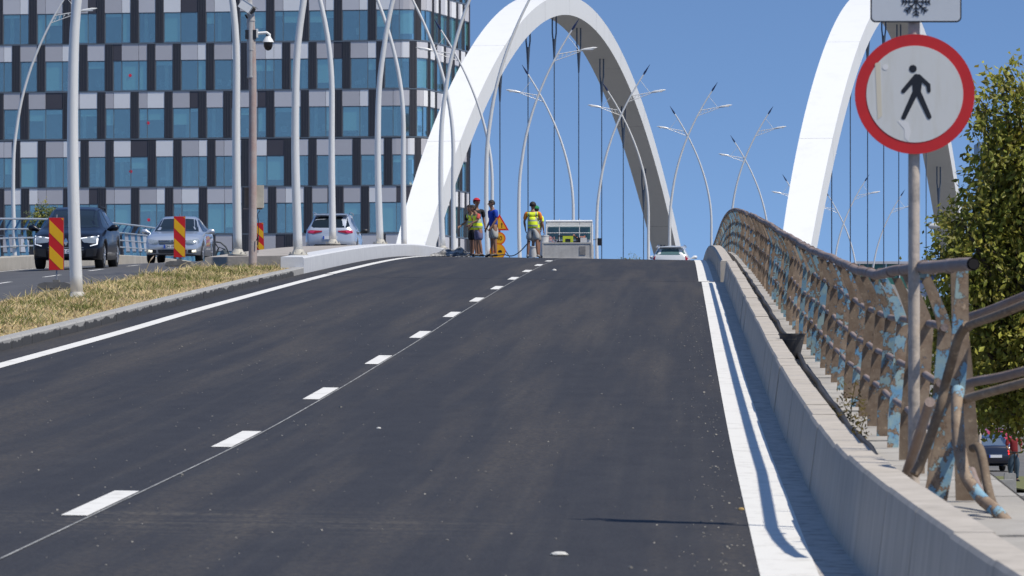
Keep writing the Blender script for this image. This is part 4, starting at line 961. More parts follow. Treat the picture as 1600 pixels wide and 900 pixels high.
for (x, y) in ((-.8, .9), (.8, .9), (-.8, 4.3), (.8, 4.3)):
    mb = MB(); mb.tube([(x-.13, y, .36), (x+.13, y, .36)], .36, tyre, 24); mb.tube([(x-.135, y, .36), (x+.135, y, .36)], .2, rimm, 16); mb.build('wheel', tr_)
# cab: hollow frame with see-through glass
cz0 = top+.10; cz1 = T(0, 340).z; cabg = mat('cab_green_glass', (.035,.13,.12), .1, spec=1, var=.7, vs=2.2)
mb = MB()
mb.prism([(-.93,.55),(.93,.55),(.95,1.2),(.94,cz1-.10),(.90,cz1-.02),(.80,cz1),(-.80,cz1),(-.90,cz1-.02),(-.94,cz1-.10),(-.95,1.2)], 3.62, 5.2, tw_); mb.build('cab', tr_)
mb = MB(); mb.box((0, 3.60, cz1-.50), (1.72, .04, .50), cabg); mb.build('cab_window', tr_)
mb = MB(); mb.tube([(-.95, 3.45, cz1-.03), (.95, 3.45, cz1-.03)], .055, tw_, 10)
for s in (-1, 1): mb.tube([(s*.93, 3.45, top-.3), (s*.93, 3.45, cz1-.03)], .03, tw_, 8)
for h in (.22, .50): mb.tube([(-.93, 3.45, cz1-h), (.93, 3.45, cz1-h)], .015, tw_, 6)
for x in (-.40, .42): mb.tube([(x, 3.45, top-.3), (x, 3.45, cz1+.08)], .014, tw_, 6)
mb.build('headboard_frame', tr_)
mb = MB(); mb.tube([(.98, 3.7, 1.32), (1.2, 3.66, 1.36), (1.24, 3.66, 1.1)], .014, trimb, 6); mb.box((1.235, 3.62, cz1-.86), (.17, .06, .30), trimb); mb.build('side_mirror', tr_)
mb = MB(); mb.tube([(-.98, 3.7, 1.32), (-1.2, 3.66, 1.36), (-1.24, 3.66, 1.1)], .014, trimb, 6); mb.box((-1.235, 3.62, cz1-.86), (.17, .06, .30), trimb); mb.build('side_mirror', tr_)
for s in (-1, 1):
    mb = MB(); mb.box((s*.80, -.02, top-.76), (.22, .05, .09), tail); mb.build('tail_light', tr_)
# load (own things)
bz = tz+top-.64+.0; bx = tr_.location.x
t = thing('generator', 'black framed generator with a yellow-green panel on the truck bed', 'generator', (bx+.02, TY+.5, bz))
mb = MB()
for x in (-.36, .36):
    for y in (-.22, .22): mb.tube([(x,y,0),(x,y,.92)], .02, trimb, 8)
for z in (.03, .92):
    for y in (-.22, .22): mb.tube([(-.36,y,z),(.36,y,z)], .02, trimb, 8)
    for x in (-.36, .36): mb.tube([(x,-.22,z),(x,.22,z)], .02, trimb, 8)
mb.build('frame', t); mb = MB(); mb.box((0,0,.38), (.86,.4,.66), trimb); mb.box((.5,.0,.70), (.22,.3,.3), trimb); mb.tube([(-.2,-.22,.50),(.2,-.22,.50)], .1, adk, 12); mb.build('engine', t)
mb = MB(); mb.box((.02,-.23,.78), (.42,.04,.26), mat('yellow_green', (.55,.62,.04), .5)); mb.box((.02,-.255,.74), (.2,.01,.12), trimb); mb.build('control_panel', t)
whp = mat('white_plastic', (.72,.71,.68), .5, col2=(.55,.53,.5), vs=6); ora = mat('orange_tool', (.55,.12,.06), .5, col2=(.6,.35,.25), vs=9)
def bucket(loc, lab, h=.36, r=.15):
    t = thing('bucket', lab, 'bucket', loc); mb = MB(); mb.tube([(0,0,0),(0,0,h)], [r*.85, r], whp, 20); mb.build('shell', t)
    mb = MB(); mb.tube([(0,0,h-.03),(0,0,h+.005)], r+.01, whp, 20); mb.build('lid', t); return t
bk_a = T(849, 365); bucket((bx+(850-886)*kt, TY+.25, bz), 'tall white plastic bucket on the left end of the truck bed, by the worker', h=.93, r=.2)
t = thing('jerrycan', 'white and red plastic canister on the right end of the truck bed', 'canister', (bx+(912-886)*kt, TY+.25, bz)); mb = MB(); mb.box((0,0,.42), (.26,.2,.84), whp); mb.tube([(0,0,.84),(.06,0,.92)], .035, ora, 10); mb.box((-.05,0,.88), (.2,.05,.04), ora); mb.build('shell', t)
t = thing('plate_compactor', 'orange construction tool heap between the generator and the canister on the truck', 'tool', (bx+(897-886)*kt, TY+.4, bz)); mb = MB()
mb.prism([(-.34,.52),(.34,.55),(.36,.68),(-.30,.64)], -.1, .2, ora); mb.tube([(-.28,0,.66),(0,0,.95),(.30,0,.66)], .04, ora, 8); mb.box((0,.1,.3), (.5,.3,.45), mat('engine_grey', (.12,.10,.09), .8, var=.4, vs=9)); mb.tube([(.1,-.12,.5),(.22,-.12,.1)], .04, ora, 8); mb.build('body', t)
t = thing('toolbox', 'dark jumble of tools with a pinkish cloth next to the white bucket on the truck', 'tools', (bx+(862-886)*kt, TY+.7, bz)); mb = MB(); mb.box((0,0,.3), (.5,.4,.6), mat('dark_tools', (.05,.05,.06), .8, col2=(.2,.14,.14), vs=9)); leafblob(mb, (0,0,.62), .25, 40, .06, mat('pink_cloth', (.35,.18,.18), .9), 4, .8); mb.build('body', t)
# ------------------------------------------------------------ people
def skin_mesh(name, verts, edges, radii, m, parent, root=0, sub=2, matfn=None):
    me = bpy.data.meshes.new(name); me.from_pydata([tuple(v) for v in verts], edges, [])
    o = bpy.data.objects.new(name, me); S.collection.objects.link(o)
    md = o.modifiers.new('skin', 'SKIN'); md.branch_smoothing = .6; md.use_smooth_shade = True
    sd = me.skin_vertices[0].data
    for i, r in enumerate(radii): sd[i].radius = (r, r) if not isinstance(r, tuple) else r; sd[i].use_root = (i == root)
    s2 = o.modifiers.new('sub', 'SUBSURF'); s2.levels = sub; s2.render_levels = sub
    bpy.context.view_layer.update()
    nm = bpy.data.meshes.new_from_object(o.evaluated_get(bpy.context.evaluated_depsgraph_get()))
    bpy.data.objects.remove(o); nm.materials.clear(); nm.materials.append(m)
    o = bpy.data.objects.new(name, nm); S.collection.objects.link(o); o.parent = parent
    for p in nm.polygons: p.use_smooth = True
    return o
skinm = mat('skin', (.30,.155,.095), .55, var=.12, vs=20); hairm = mat('dark_hair', (.018,.013,.010), .7); eyem = mat('eye_dark', (.02,.015,.012), .3)
def hv_mat():
    m = bpy.data.materials.new('hi_vis_vest'); m.use_nodes = True; n = m.node_tree.nodes; l = m.node_tree.links; b = n['Principled BSDF']; b.inputs['Roughness'].default_value = .7
    tc = n.new('ShaderNodeTexCoord'); sp = n.new('ShaderNodeSeparateXYZ'); l.new(tc.outputs['Object'], sp.inputs[0])
    def band(src, c, w):
        a = n.new('ShaderNodeMath'); a.operation = 'SUBTRACT'; l.new(src, a.inputs[0]); a.inputs[1].default_value = c
        q = n.new('ShaderNodeMath'); q.operation = 'ABSOLUTE'; l.new(a.outputs[0], q.inputs[0])
        r = n.new('ShaderNodeMath'); r.operation = 'LESS_THAN'; l.new(q.outputs[0], r.inputs[0]); r.inputs[1].default_value = w; return r.outputs[0]
    ax = n.new('ShaderNodeMath'); ax.operation = 'ABSOLUTE'; l.new(sp.outputs[0], ax.inputs[0])
    up = n.new('ShaderNodeMath'); up.operation = 'GREATER_THAN'; l.new(sp.outputs[2], up.inputs[0]); up.inputs[1].default_value = 1.16
    v = n.new('ShaderNodeMath'); v.operation = 'MULTIPLY'; l.new(band(ax.outputs[0], .115, .022), v.inputs[0]); l.new(up.outputs[0], v.inputs[1])
    s1 = n.new('ShaderNodeMath'); s1.operation = 'MAXIMUM'; l.new(band(sp.outputs[2], 1.15, .025), s1.inputs[0]); l.new(band(sp.outputs[2], .99, .025), s1.inputs[1])
    s2 = n.new('ShaderNodeMath'); s2.operation = 'MAXIMUM'; l.new(s1.outputs[0], s2.inputs[0]); l.new(v.outputs[0], s2.inputs[1])
    x = n.new('ShaderNodeMix'); x.data_type = 'RGBA'; x.inputs[6].default_value = (.78,.92,.03,1); x.inputs[7].default_value = (.36,.38,.33,1); l.new(s2.outputs[0], x.inputs[0]); l.new(x.outputs[2], b.inputs['Base Color'])
    return m
hv = hv_mat()
def person(label, loc, rz, height=1.75, arms=None, legs=None, head=(0,0), lean=0.0, shirt=None, shorts=None, vest=None, cap=None, shoe=None, trousers=False, group=None):
    V = Vector; root = thing('person', label, 'person', loc, rz, group); k = height/1.75; root.scale = (k, k, k)
    ln = lambda z: -lean*max(0, z-.95)          # lean forward (towards -y)
    legs = legs or [((.10,0,.50),(.11,.02,.08)), ((-.10,0,.50),(-.11,.02,.08))]
    arms = arms or [((.25,.02,1.14),(.27,-.04,.90)), ((-.25,.02,1.14),(-.27,-.04,.90))]
    vs = [V((0,ln(.95),.95)), V((0,ln(1.1),1.08)), V((0,ln(1.28),1.27)), V((0,ln(1.42),1.41)), V((0,ln(1.5)-.01,1.50))]; rd = [.128,.118,.132,.085,.052]
    ed = [(0,1),(1,2),(2,3),(3,4)]
    hx, hf = head; hc = V((hx*.05, ln(1.6)-.02-hf*.06, 1.635-hf*.02))
    for p, r in ((hc+V((0,-.012,-.07)), .062), (hc+V((0,0,0)), .092), (hc+V((0,.012,.065)), .078)): vs.append(p); rd.append(r); ed.append((len(vs)-2, len(vs)-1))
    foot_pts = []
    for (kn, an), s in zip(legs, (1, -1)):
        i0 = len(vs); kn = V(kn); an = V(an)
        vs += [V((s*.085, ln(.9), .90)), V((s*.09,0,.86)).lerp(kn, .45), kn, kn.lerp(an, .4), an, an+V((s*.02,-.10,-.045)), an+V((s*.03,-.17,-.052))]
        rd += [.098, .082, .058, .056, .037, .036, .026]; ed += [(0, i0)]+[(i0+j, i0+j+1) for j in range(6)]; foot_pts.append((an, an+V((s*.03,-.17,-.052))))
    for (el, wr_), s in zip(arms, (1, -1)):
        i0 = len(vs); el = V(el); wr_ = V(wr_); sh = V((s*.195, ln(1.4), 1.39)); hd = (wr_-el).normalized(); h0 = wr_+hd*.055
        vs += [V((s*.09, ln(1.39), 1.385)), sh, sh.lerp(el, .55), el, el.lerp(wr_, .4), wr_, h0]; rd += [.072, .060, .047, .038, .037, .025, .030]
        ed += [(3, i0)]+[(i0+j, i0+j+1) for j in range(6)]; hi = len(vs)-1
        side = hd.cross(V((1,0,0))); side = side.normalized() if side.length > .1 else V((0,1,0)); inn = V((-s,0,0))
        for f_, (o_, ln_) in enumerate(((-.026,.055),(-.009,.065),(.009,.06),(.026,.048))):
            a = h0+hd*.03+side*o_; j = len(vs); vs += [a, a+hd*ln_*.6+inn*.008, a+hd*ln_+inn*.028]; rd += [.009,.0085,.007]; ed += [(hi, j),(j, j+1),(j+1, j+2)]
        j = len(vs); a = wr_+hd*.02-side*.03; vs += [a-side*.012, a-side*.02+hd*.035+inn*.012]; rd += [.011,.009]; ed += [(hi-1, j),(j, j+1)]
    body = skin_mesh('body', vs, ed, rd, skinm, root, 0, 2)
    # face
    mb = MB(); mb.tube([hc+V((0,-.085,.005)), hc+V((0,-.112,-.028)), hc+V((0,-.088,-.036))], [.008,.015,.010], skinm, 8); mb.build('nose', root)
    for s in (-1, 1):
        mb = MB(); mb.tube([hc+V((s*.034,-.082,.008)), hc+V((s*.034,-.094,.008))], [.012,.008], eyem, 8); mb.build('eye', root)
        mb = MB(); mb.tube([hc+V((s*.088,.005,.02)), hc+V((s*.100,.010,.0)), hc+V((s*.090,.008,-.03))], [.010,.016,.008], skinm, 8); mb.build('ear', root)
    mb = MB(); mb.tube([hc+V((-.024,-.078,-.058)), hc+V((0,-.084,-.057)), hc+V((.024,-.078,-.058))], [.003,.005,.003], mat('lips', (.28,.09,.07), .5), 8); mb.build('mouth', root)
    def dome(mb, c, r, m, cut=-.2, back=.02, n1=10, n2=16, sc_=(1,1.08,1.0)):
        v = []; f = []
        for i in range(n1+1):
            th = math.pi/2-(math.pi/2-math.asin(cut))*i/n1
            for j in range(n2):
                ph = 2*math.pi*j/n2; rr_ = r
                zz = math.sin(th) if math.sin(ph) > -.35 or math.sin(th) > .35 else .35
                v.append(c+V((rr_*sc_[0]*math.cos(th)*math.cos(ph), back+rr_*sc_[1]*math.cos(th)*math.sin(ph), rr_*sc_[2]*zz)))
        for i in range(n1):
            for j in range(n2): f.append((i*n2+j, i*n2+(j+1) % n2, (i+1)*n2+(j+1) % n2, (i+1)*n2+j))
        mb.add(v, f, m, True)
    mb = MB(); dome(mb, hc+V((0,0,.015)), .103, hairm, -.55); mb.build('hair', root)
    if cap:
        mb = MB(); dome(mb, hc+V((0,-.005,.04)), .112, cap, -.05); mb.add([hc+V((-.07,-.09,.05)), hc+V((.07,-.09,.05)), hc+V((.05,-.19,.04)), hc+V((-.05,-.19,.04))], [(0,1,2,3)], cap); mb.build('cap', root)
    n_ = [vs[0], vs[1], vs[2], vs[3]]
    if shirt:
        v = [V((0,ln(.9),.90))]+[vs[1], vs[2], V((0,ln(1.42),1.405))]; r = [.158,.148,.165,.10]; e = [(0,1),(1,2),(2,3)]; fv = .84 if vest else 1.0; r = [x*fv for x in r]
        for (el, wr_), s in zip(arms, (1, -1)):
            sh = V((s*.205, ln(1.4), 1.39)); i0 = len(v); v += [V((s*.10, ln(1.38), 1.375)), sh, sh.lerp(V(el), .6), sh.lerp(V(el), .78)]; r += [.088*fv, .075, .066, .064]; e += [(3, i0), (i0, i0+1), (i0+1, i0+2), (i0+2, i0+3)]
        skin_mesh('shirt', v, e, r, shirt, root, 0, 2)
    if shorts:
        v = [V((0,ln(1.0),.99)), V((0,0,.93))]; r = [.160,.166]; e = [(0,1)]
        for (kn, an), s in zip(legs, (1, -1)):
            kn = V(kn); an = V(an); i0 = len(v); v += [V((s*.09,0,.88)), V((s*.09,0,.86)).lerp(kn, .5), V((s*.09,0,.86)).lerp(kn, .92)]; r += [.126,.116,.105]; e += [(1, i0), (i0, i0+1), (i0+1, i0+2)]
            if trousers: v += [kn.lerp(an, .4), an+V((0,0,.02))]; r += [.075,.058]; e += [(i0+2, i0+3), (i0+3, i0+4)]
        skin_mesh('trousers' if trousers else 'shorts', v, e, r, shorts, root, 0, 2)
    if vest:
        v = [V((0,ln(.86),.86)), vs[1]+V((0,0,-.01)), vs[2], V((0,ln(1.40),1.40))]; r = [.185,.172,.188,.125]; e = [(0,1),(1,2),(2,3)]
        for s in (1, -1): i0 = len(v); v += [V((s*.12, ln(1.36), 1.35)), V((s*.19, ln(1.36), 1.36))]; r += [.108,.094]; e += [(3, i0), (i0, i0+1)]
        skin_mesh('vest', v, e, r, vest, root, 0, 2)
    for i, (a, c) in enumerate(foot_pts):
        mb = MB(); mb.tube([a+V((0,.055,-.035)), a+V((0,.0,-.03)), a.lerp(c, .5)+V((0,0,-.005)), c+V((0,-.04,-.002)), c+V((0,-.065,-.005))], [.030,.044,.042,.036,.018], shoe or trimb, 12); mb.build('shoe', root)
    return root
def ptee(nm, c): return mat('fabric_'+nm, c, .85, var=.15, vs=8)
PY = 163.0
def pl_(x, Y): X = PX(x, Y); return (X, Y, zr(X-XC(Y), Y)+.01)
person('bowed worker in a yellow vest over a coral tee and mauve shorts', pl_(748, 162.5), math.radians(-55), 1.60, arms=[((.20,-.20,1.20),(.08,-.42,1.06)), ((-.24,.0,1.12),(-.20,-.20,.98))], lean=.28, head=(0,1), shirt=ptee('coral', (.62,.10,.08)), shorts=ptee('mauve', (.14,.13,.22)), vest=hv, legs=[((.12,-.04,.5),(.15,.03,.08)), ((-.10,.02,.5),(-.14,.08,.08))])
person('worker in black with yellow vest reaching out at the far left of the group', pl_(739.5, 164.2), math.radians(-40), 1.62, arms=[((.24,-.12,1.16),(.20,-.34,1.04)), ((-.27,-.08,1.15),(-.30,-.32,1.02))], lean=.2, head=(0,1), shirt=ptee('black', (.012,.012,.014)), shorts=ptee('black', (.012,.012,.014)), vest=hv)
person('worker in a red cap standing behind the two vested men at the left', pl_(744.5, 165.4), math.radians(25), 1.80, shirt=ptee('black', (.012,.012,.014)), shorts=ptee('black', (.012,.012,.014)), cap=ptee('red', (.50,.02,.04)))
person('man in a bright blue tee and grey shorts beside the orange road signs', pl_(771, 163.2), math.radians(-62), 1.76, shirt=ptee('royal_blue', (.008,.055,.42)), shorts=ptee('light_grey', (.42,.42,.40)), arms=[((.24,-.03,1.12),(.20,-.18,.90)), ((-.24,.02,1.12),(-.22,-.12,.88))], lean=.05, head=(0,.5))
person('worker in a yellow vest over an orange tee, seen from behind holding the black hose', pl_(832.5, 161.5), math.radians(172), 1.70, shirt=ptee('orange', (.75,.22,.02)), shorts=ptee('light_grey', (.42,.42,.40)), vest=hv, arms=[((.27,-.02,1.12),(.25,-.12,.90)), ((-.27,-.02,1.12),(-.25,-.12,.92))], legs=[((.13,0,.50),(.16,.02,.08)), ((-.13,0,.50),(-.16,.02,.08))], shoe=ptee('grey_shoe', (.3,.3,.29)))
person('worker in a green cap, mostly hidden behind the man with the orange sleeves', pl_(837.5, 164), math.radians(160), 1.58, shirt=hv, shorts=ptee('faded_grey', (.3,.27,.24)), vest=hv, cap=ptee('green', (.02,.22,.07)))
bucket(pl_(832.5, 163.5), 'white plastic bucket standing on the road between the legs of the vested worker', h=.34)
hose = MB(); hp = []
A_ = px3(783, 394, 163.6); B_ = px3(828, 376, 161.4)
for k in range(15): t_ = k/14; q = A_.lerp(B_, t_); q.z -= .30*math.sin(math.pi*t_)*(1-.3*t_); hp.append(q)
gx = pl_(765, 163.0); hp = [Vector((gx[0]-1.2, 163.0, gx[2]+.03)), Vector((gx[0]-.5, 163.0, gx[2]+.03)), Vector((gx[0]+.1, 163.3, gx[2]+.05))]+hp[2:]
hose.tube(hp, .016, mat('hose_black', (.03,.04,.06), .5), 8)
tag(hose.build('hose'), 'thin black hose sagging from the vested worker towards the orange signs', 'hose')

# stacked temporary signs
yel = mat('temporary_yellow', (.85,.42,.01), .5); red2 = mat('temporary_red', (.70,.035,.015), .5); ored = mat('temporary_orange', (.80,.14,.01), .5)
t = thing('temporary_sign', 'stacked yellow roadworks signs, a triangle over two discs, behind the blue tee', 'road sign', pl_(779, 165.0)); kk_ = 165/8300; zt = t.location.z
def G(x, y): return ((x-779)*kk_, 1.6+(640-y)*kk_-zt)
mb = MB(); mb.tube([(.02,.05,0), (.02,.05,1.25)], .025, greym, 8)
for s in (-1, 1): mb.tube([(.02,.05,.5), (s*.35,.3,0)], .015, greym, 6)
mb.build('stand', t)
def dsc(c, r, y, m, name):
    mb = MB(); mb.tube([(c[0], y, c[1]), (c[0], y+.012, c[1])], r, m, 40); return mb.build(name, t)
def poly(pts, y, m, name, th=.012):
    mb = MB(); mb.prism(pts, y, y+th, m); return mb.build(name, t)
def tri(cx_, cz_, r): return [(cx_+r*math.cos(math.radians(a)), cz_+r*math.sin(math.radians(a))) for a in (90, 210, 330)]
c = G(780.5, 351.5); poly(tri(c[0], c[1], .34), 0, red2, 'triangle_board'); poly(tri(c[0], c[1]-.0, .245), -.004, yel, 'triangle_face', .005)
for dx, hh in ((-.06, .14), (.07, .14)): 
    mb = MB(); sg = 1 if dx > 0 else -1
    mb.prism([(c[0]+dx-.012, c[1]-.09), (c[0]+dx+.012, c[1]-.09), (c[0]+dx+.012, c[1]+.02), (c[0]+dx-.012, c[1]+.02)], -.006, -.0035, blk)
    zz = c[1]+.02 if sg > 0 else c[1]-.09
    mb.prism([(c[0]+dx-.035, zz), (c[0]+dx+.035, zz), (c[0]+dx, zz+sg*.055)], -.0065, -.0033, blk); mb.build('arrow_symbol', t)
c = G(780, 372.5); dsc(c, .20, 0, ored, 'speed_board'); dsc(c, .155, -.003, yel, 'speed_face'); text('40', .19, (c[0]+.0, -.004, c[1]), (H90, 0, 0), t, blk, name='speed_lettering')
c = G(777.5, 393); dsc(c, .25, .004, ored, 'no_overtaking_board'); dsc(c, .225, -.003, yel, 'no_overtaking_face')
mb = MB()
for dx, m_ in ((-.075, red2), (.075, blk)):
    mb.prism([(c[0]+dx-.06, c[1]-.03), (c[0]+dx+.06, c[1]-.03), (c[0]+dx+.06, c[1]+.01), (c[0]+dx+.035, c[1]+.045), (c[0]+dx-.035, c[1]+.045), (c[0]+dx-.06, c[1]+.01)], -.006, -.0025, m_)
mb.build('car_symbol', t)

# crumpled plastic sheet bundle
t = thing('plastic_sheet', 'crumpled grey plastic sheet heap lying at the end of the pale median kerb', 'plastic sheet', pl_(708, 166)); q = np.random.default_rng(5)
shm = mat('grey_plastic_sheet', (.42,.41,.39), .6, col2=(.07,.07,.07), vs=4.5, thr=(.38,.58), stretch=(1,1,2.5))
vs = []; nx, ny = 46, 12
for j in range(ny+1):
    for i in range(nx+1):
        x = -.72+1.6*i/nx; y = -.35+.7*j/ny; e = math.sin(math.pi*i/nx)**.5*math.sin(math.pi*j/ny)**.6; hgt = (.27 if x < .3 else .27-.17*(x-.3)/.6)
        vs.append((x+q.normal()*.008, y+q.normal()*.008, max(0, e*hgt*(.75+.35*math.sin(x*9+y*5)*math.sin(x*4-y*9))+q.normal()*.012)))
mb = MB(); mb.add(vs, [(j*(nx+1)+i, j*(nx+1)+i+1, (j+1)*(nx+1)+i+1, (j+1)*(nx+1)+i) for j in range(ny) for i in range(nx)], shm, False); mb.build('sheet', t)

# striped delineator panels
def stripe_panel(label, x, y0, y1, Y, uu=None, base=True, tilt=0.0):
    k = Y/8300; X = PX(x, Y); z1 = 1.6+(640-y0)*k; z0 = 1.6+(640-y1)*k; gz = zr(X-XC(Y), Y)+.004 if base else zr(-6, Y)+.30
    t = thing('striped_panel', label, 'delineator panel', (X, Y, gz), math.radians(-7), 'striped roadworks panels'); t.rotation_euler[1] = tilt
    w = .145; a0 = z0-gz; a1 = z1-gz; H_ = a1-a0; yb = mat('panel_yellow', (.85,.45,.005), .45); rdm = mat('panel_red', (.62,.012,.012), .45)
    mb = MB(); mb.box((0, .012, (a0+a1)/2), (2*w, .02, H_), greym); mb.box((0, .0, (a0+a1)/2), (2*w-.005, .006, H_-.005), rdm); mb.build('board', t)
    mb = MB(); w2 = w-.012; sl = .26; per = H_/2.05
    for i in range(-1, 4):
        b0 = a1-.02-per*i-.02
        pts = [(-w2, b0), (w2, b0-sl), (w2, b0-sl-per*.5), (-w2, b0-per*.5)]
        # clip to the board
        def clip(P_, lim, lo):
            out = []
            for p, q_ in zip(P_, P_[1:]+P_[:1]):
                ip = (p[1] >= lim) if lo else (p[1] <= lim); iq = (q_[1] >= lim) if lo else (q_[1] <= lim)
                if ip: out.append(p)
                if ip != iq: f = (lim-p[1])/(q_[1]-p[1]); out.append((p[0]+(q_[0]-p[0])*f, lim))
            return out
        pts = clip(clip(pts, a0+.015, True), a1-.015, False) if pts else pts
        if len(pts) >= 3: mb.prism(pts, -.0055, -.0028, yb)
    mb.build('stripe', t)
    if base:
        rub = mat('rubber_base', (.19,.18,.165), .9, var=.3, vs=9)
        mb = MB(); mb.prism([(-.34,0),(.34,0),(.31,.09),(.20,.12),(-.20,.12),(-.31,.09)], -.20, .20, rub); mb.box((0,.0,.14), (.12,.12,.06), rub); mb.build('base', t)
    mb = MB(); mb.tube([(0, .03, .1 if base else a0), (0, .03, a1+.06)], .016, greym, 8); mb.build('stem', t)
    return t
stripe_panel('largest red and yellow striped panel, in front of the black car on the left', 88, 340, 422, 101)
stripe_panel('red and yellow striped panel on a rubber foot in front of the silver saloon', 280.5, 338, 402, 131)
stripe_panel('red and yellow striped panel half hidden behind the stained camera post', 406, 348, 395, 176, base=False, tilt=math.radians(-2))

# bent metal frame beside the silver car
t = thing('bent_frame', 'bent dark metal frame with a grey sheet, just right of the silver saloon', 'scrap frame', (PX(346, 150), 150, zr(-7, 150)+.05)); kk_ = 150/8300; zt = t.location.z
def F(x, y, d=0): return ((x-346)*kk_, d, 1.6+(640-y)*kk_-zt)
dgm = mat('dull_metal', (.07,.08,.085), .6, metal=.4)
mb = MB(); mb.tube([F(334,408), F(334,382), F(337,378), F(345,379), F(353,386), F(358,397), F(358,406)], .022, dgm, 8); mb.tube([F(335,404,.2), F(341,388,.2), F(336,380,.2)], .018, dgm, 6); mb.tube([F(336,396), F(342,386,.1), F(352,390)], .015, dgm, 6); mb.tube([F(334,408), F(346,407)], .02, dgm, 6); mb.build('tube_frame', t)
mb = MB(); mb.prism([(F(340,0)[0], F(0,406)[2]), (F(357,0)[0], F(0,406)[2]), (F(357,0)[0], F(0,397)[2]), (F(351,0)[0], F(0,388)[2]), (F(345,0)[0], F(0,392)[2])], .06, .08, mat('grey_sheet', (.17,.20,.21), .6)); mb.build('sheet_panel', t)

# ------------------------------------------------------------ verge grass
def grass(name, n_, ufn, yfn, hfn, m, kind='stuff', h0=.10, seed=2, wid=.006, exclude=None):
    q = np.random.default_rng(seed); V_ = []; F_ = []; c = 0
    for i in range(n_):
        Y = yfn(q); u = ufn(q, Y); pat = math.sin(u*2.3+Y*.71)+math.sin(u*4.1-Y*1.37+1)+.8*math.sin(Y*2.9+u*1.1)
        if (pat < -.9 and q.random() < .75) or (u > -5.0 and q.random() < .35): continue
        p = P(u, Y, h0-.01); h = max(.02, hfn(q)*(1+.28*pat)*(.6 if u > -5.1 else 1)); a = q.uniform(0, 6.28); le = q.uniform(.3, 1.7)*h; w = wid*q.uniform(.6, 1.4)
        d = Vector((math.cos(a), math.sin(a), 0)); s = Vector((1, 0, 0)) if q.random() < .7 else Vector((-d.y, d.x, 0))
        p1 = p+d*le*.35+Vector((0,0,h*.6)); p2 = p+d*le+Vector((0,0,h))
        V_ += [p-s*w, p+s*w, p1+s*w*.8, p1-s*w*.8, p2]; F_ += [(c, c+1, c+2, c+3), (c+3, c+2, c+4)]; c += 5
    me = bpy.data.meshes.new(name); me.from_pydata([tuple(v) for v in V_], [], F_); me.materials.append(m)
    o = bpy.data.objects.new(name, me); S.collection.objects.link(o); return o
dry = leafmat('dry_grass', (.90,.72,.42), (.60,.49,.24)); grn2 = leafmat('green_grass', (.17,.20,.055), (.26,.25,.08))
hump = lambda u: 1.0
o = grass('dry_grass', 120000, lambda q, Y: -4.82-2.25*q.random()**1.1, lambda q: 117-62*q.random()**.75, lambda q: q.uniform(.02, .075)*(1+1.4*(q.random() < .04)), dry, seed=3, wid=.0065)
tag(o, 'dry straw-coloured grass covering the verge between the two roads', 'grass', kind='stuff')
cl = [(-5.2-1.7*rb.random(), 117-58*rb.random()**.8) for _ in range(70)]
o = grass('green_grass', 17000, lambda q, Y: -5.0-2.0*q.random() if q.random() < .4 else min(-4.85, -5.9+.6*math.sin(Y*.9)+q.normal()*.25), lambda q: 117-60*q.random()**.8, lambda q: q.uniform(.03, .13), grn2, seed=4, wid=.009)
tag(o, 'green tufts growing through the dry grass of the verge', 'grass', kind='stuff')
for (x, y0, y1, Y, bend, lab) in ((232, 442, 403, 98, .16, 'tall dry seed stalk standing in the verge grass in front of the silver car'), (216, 443, 430, 97, -.12, 'short curled pale grass head left of the tall seed stalk')):
    t = thing('seed_stalk', lab, 'grass stalk', (PX(x-9, Y), Y, zr(-6, Y)+.08)); k = Y/8300; top = 1.6+(640-y0+ (y0-y1))*k-t.location.z
    mb = MB(); mb.tube([(0,0,0), (bend*.3,0,top*.5), (bend,0,top)], [.006,.006,.004], mat('straw', (.55,.42,.22), .8), 6)
    mb.tube([(bend*.9,0,top*.9), (bend*1.1,0,top*1.0), (bend*1.3,0,top*1.08)], [.006,.014,.003], mat('seed_head', (.62,.48,.36), .8), 6); mb.build('stalk', t)

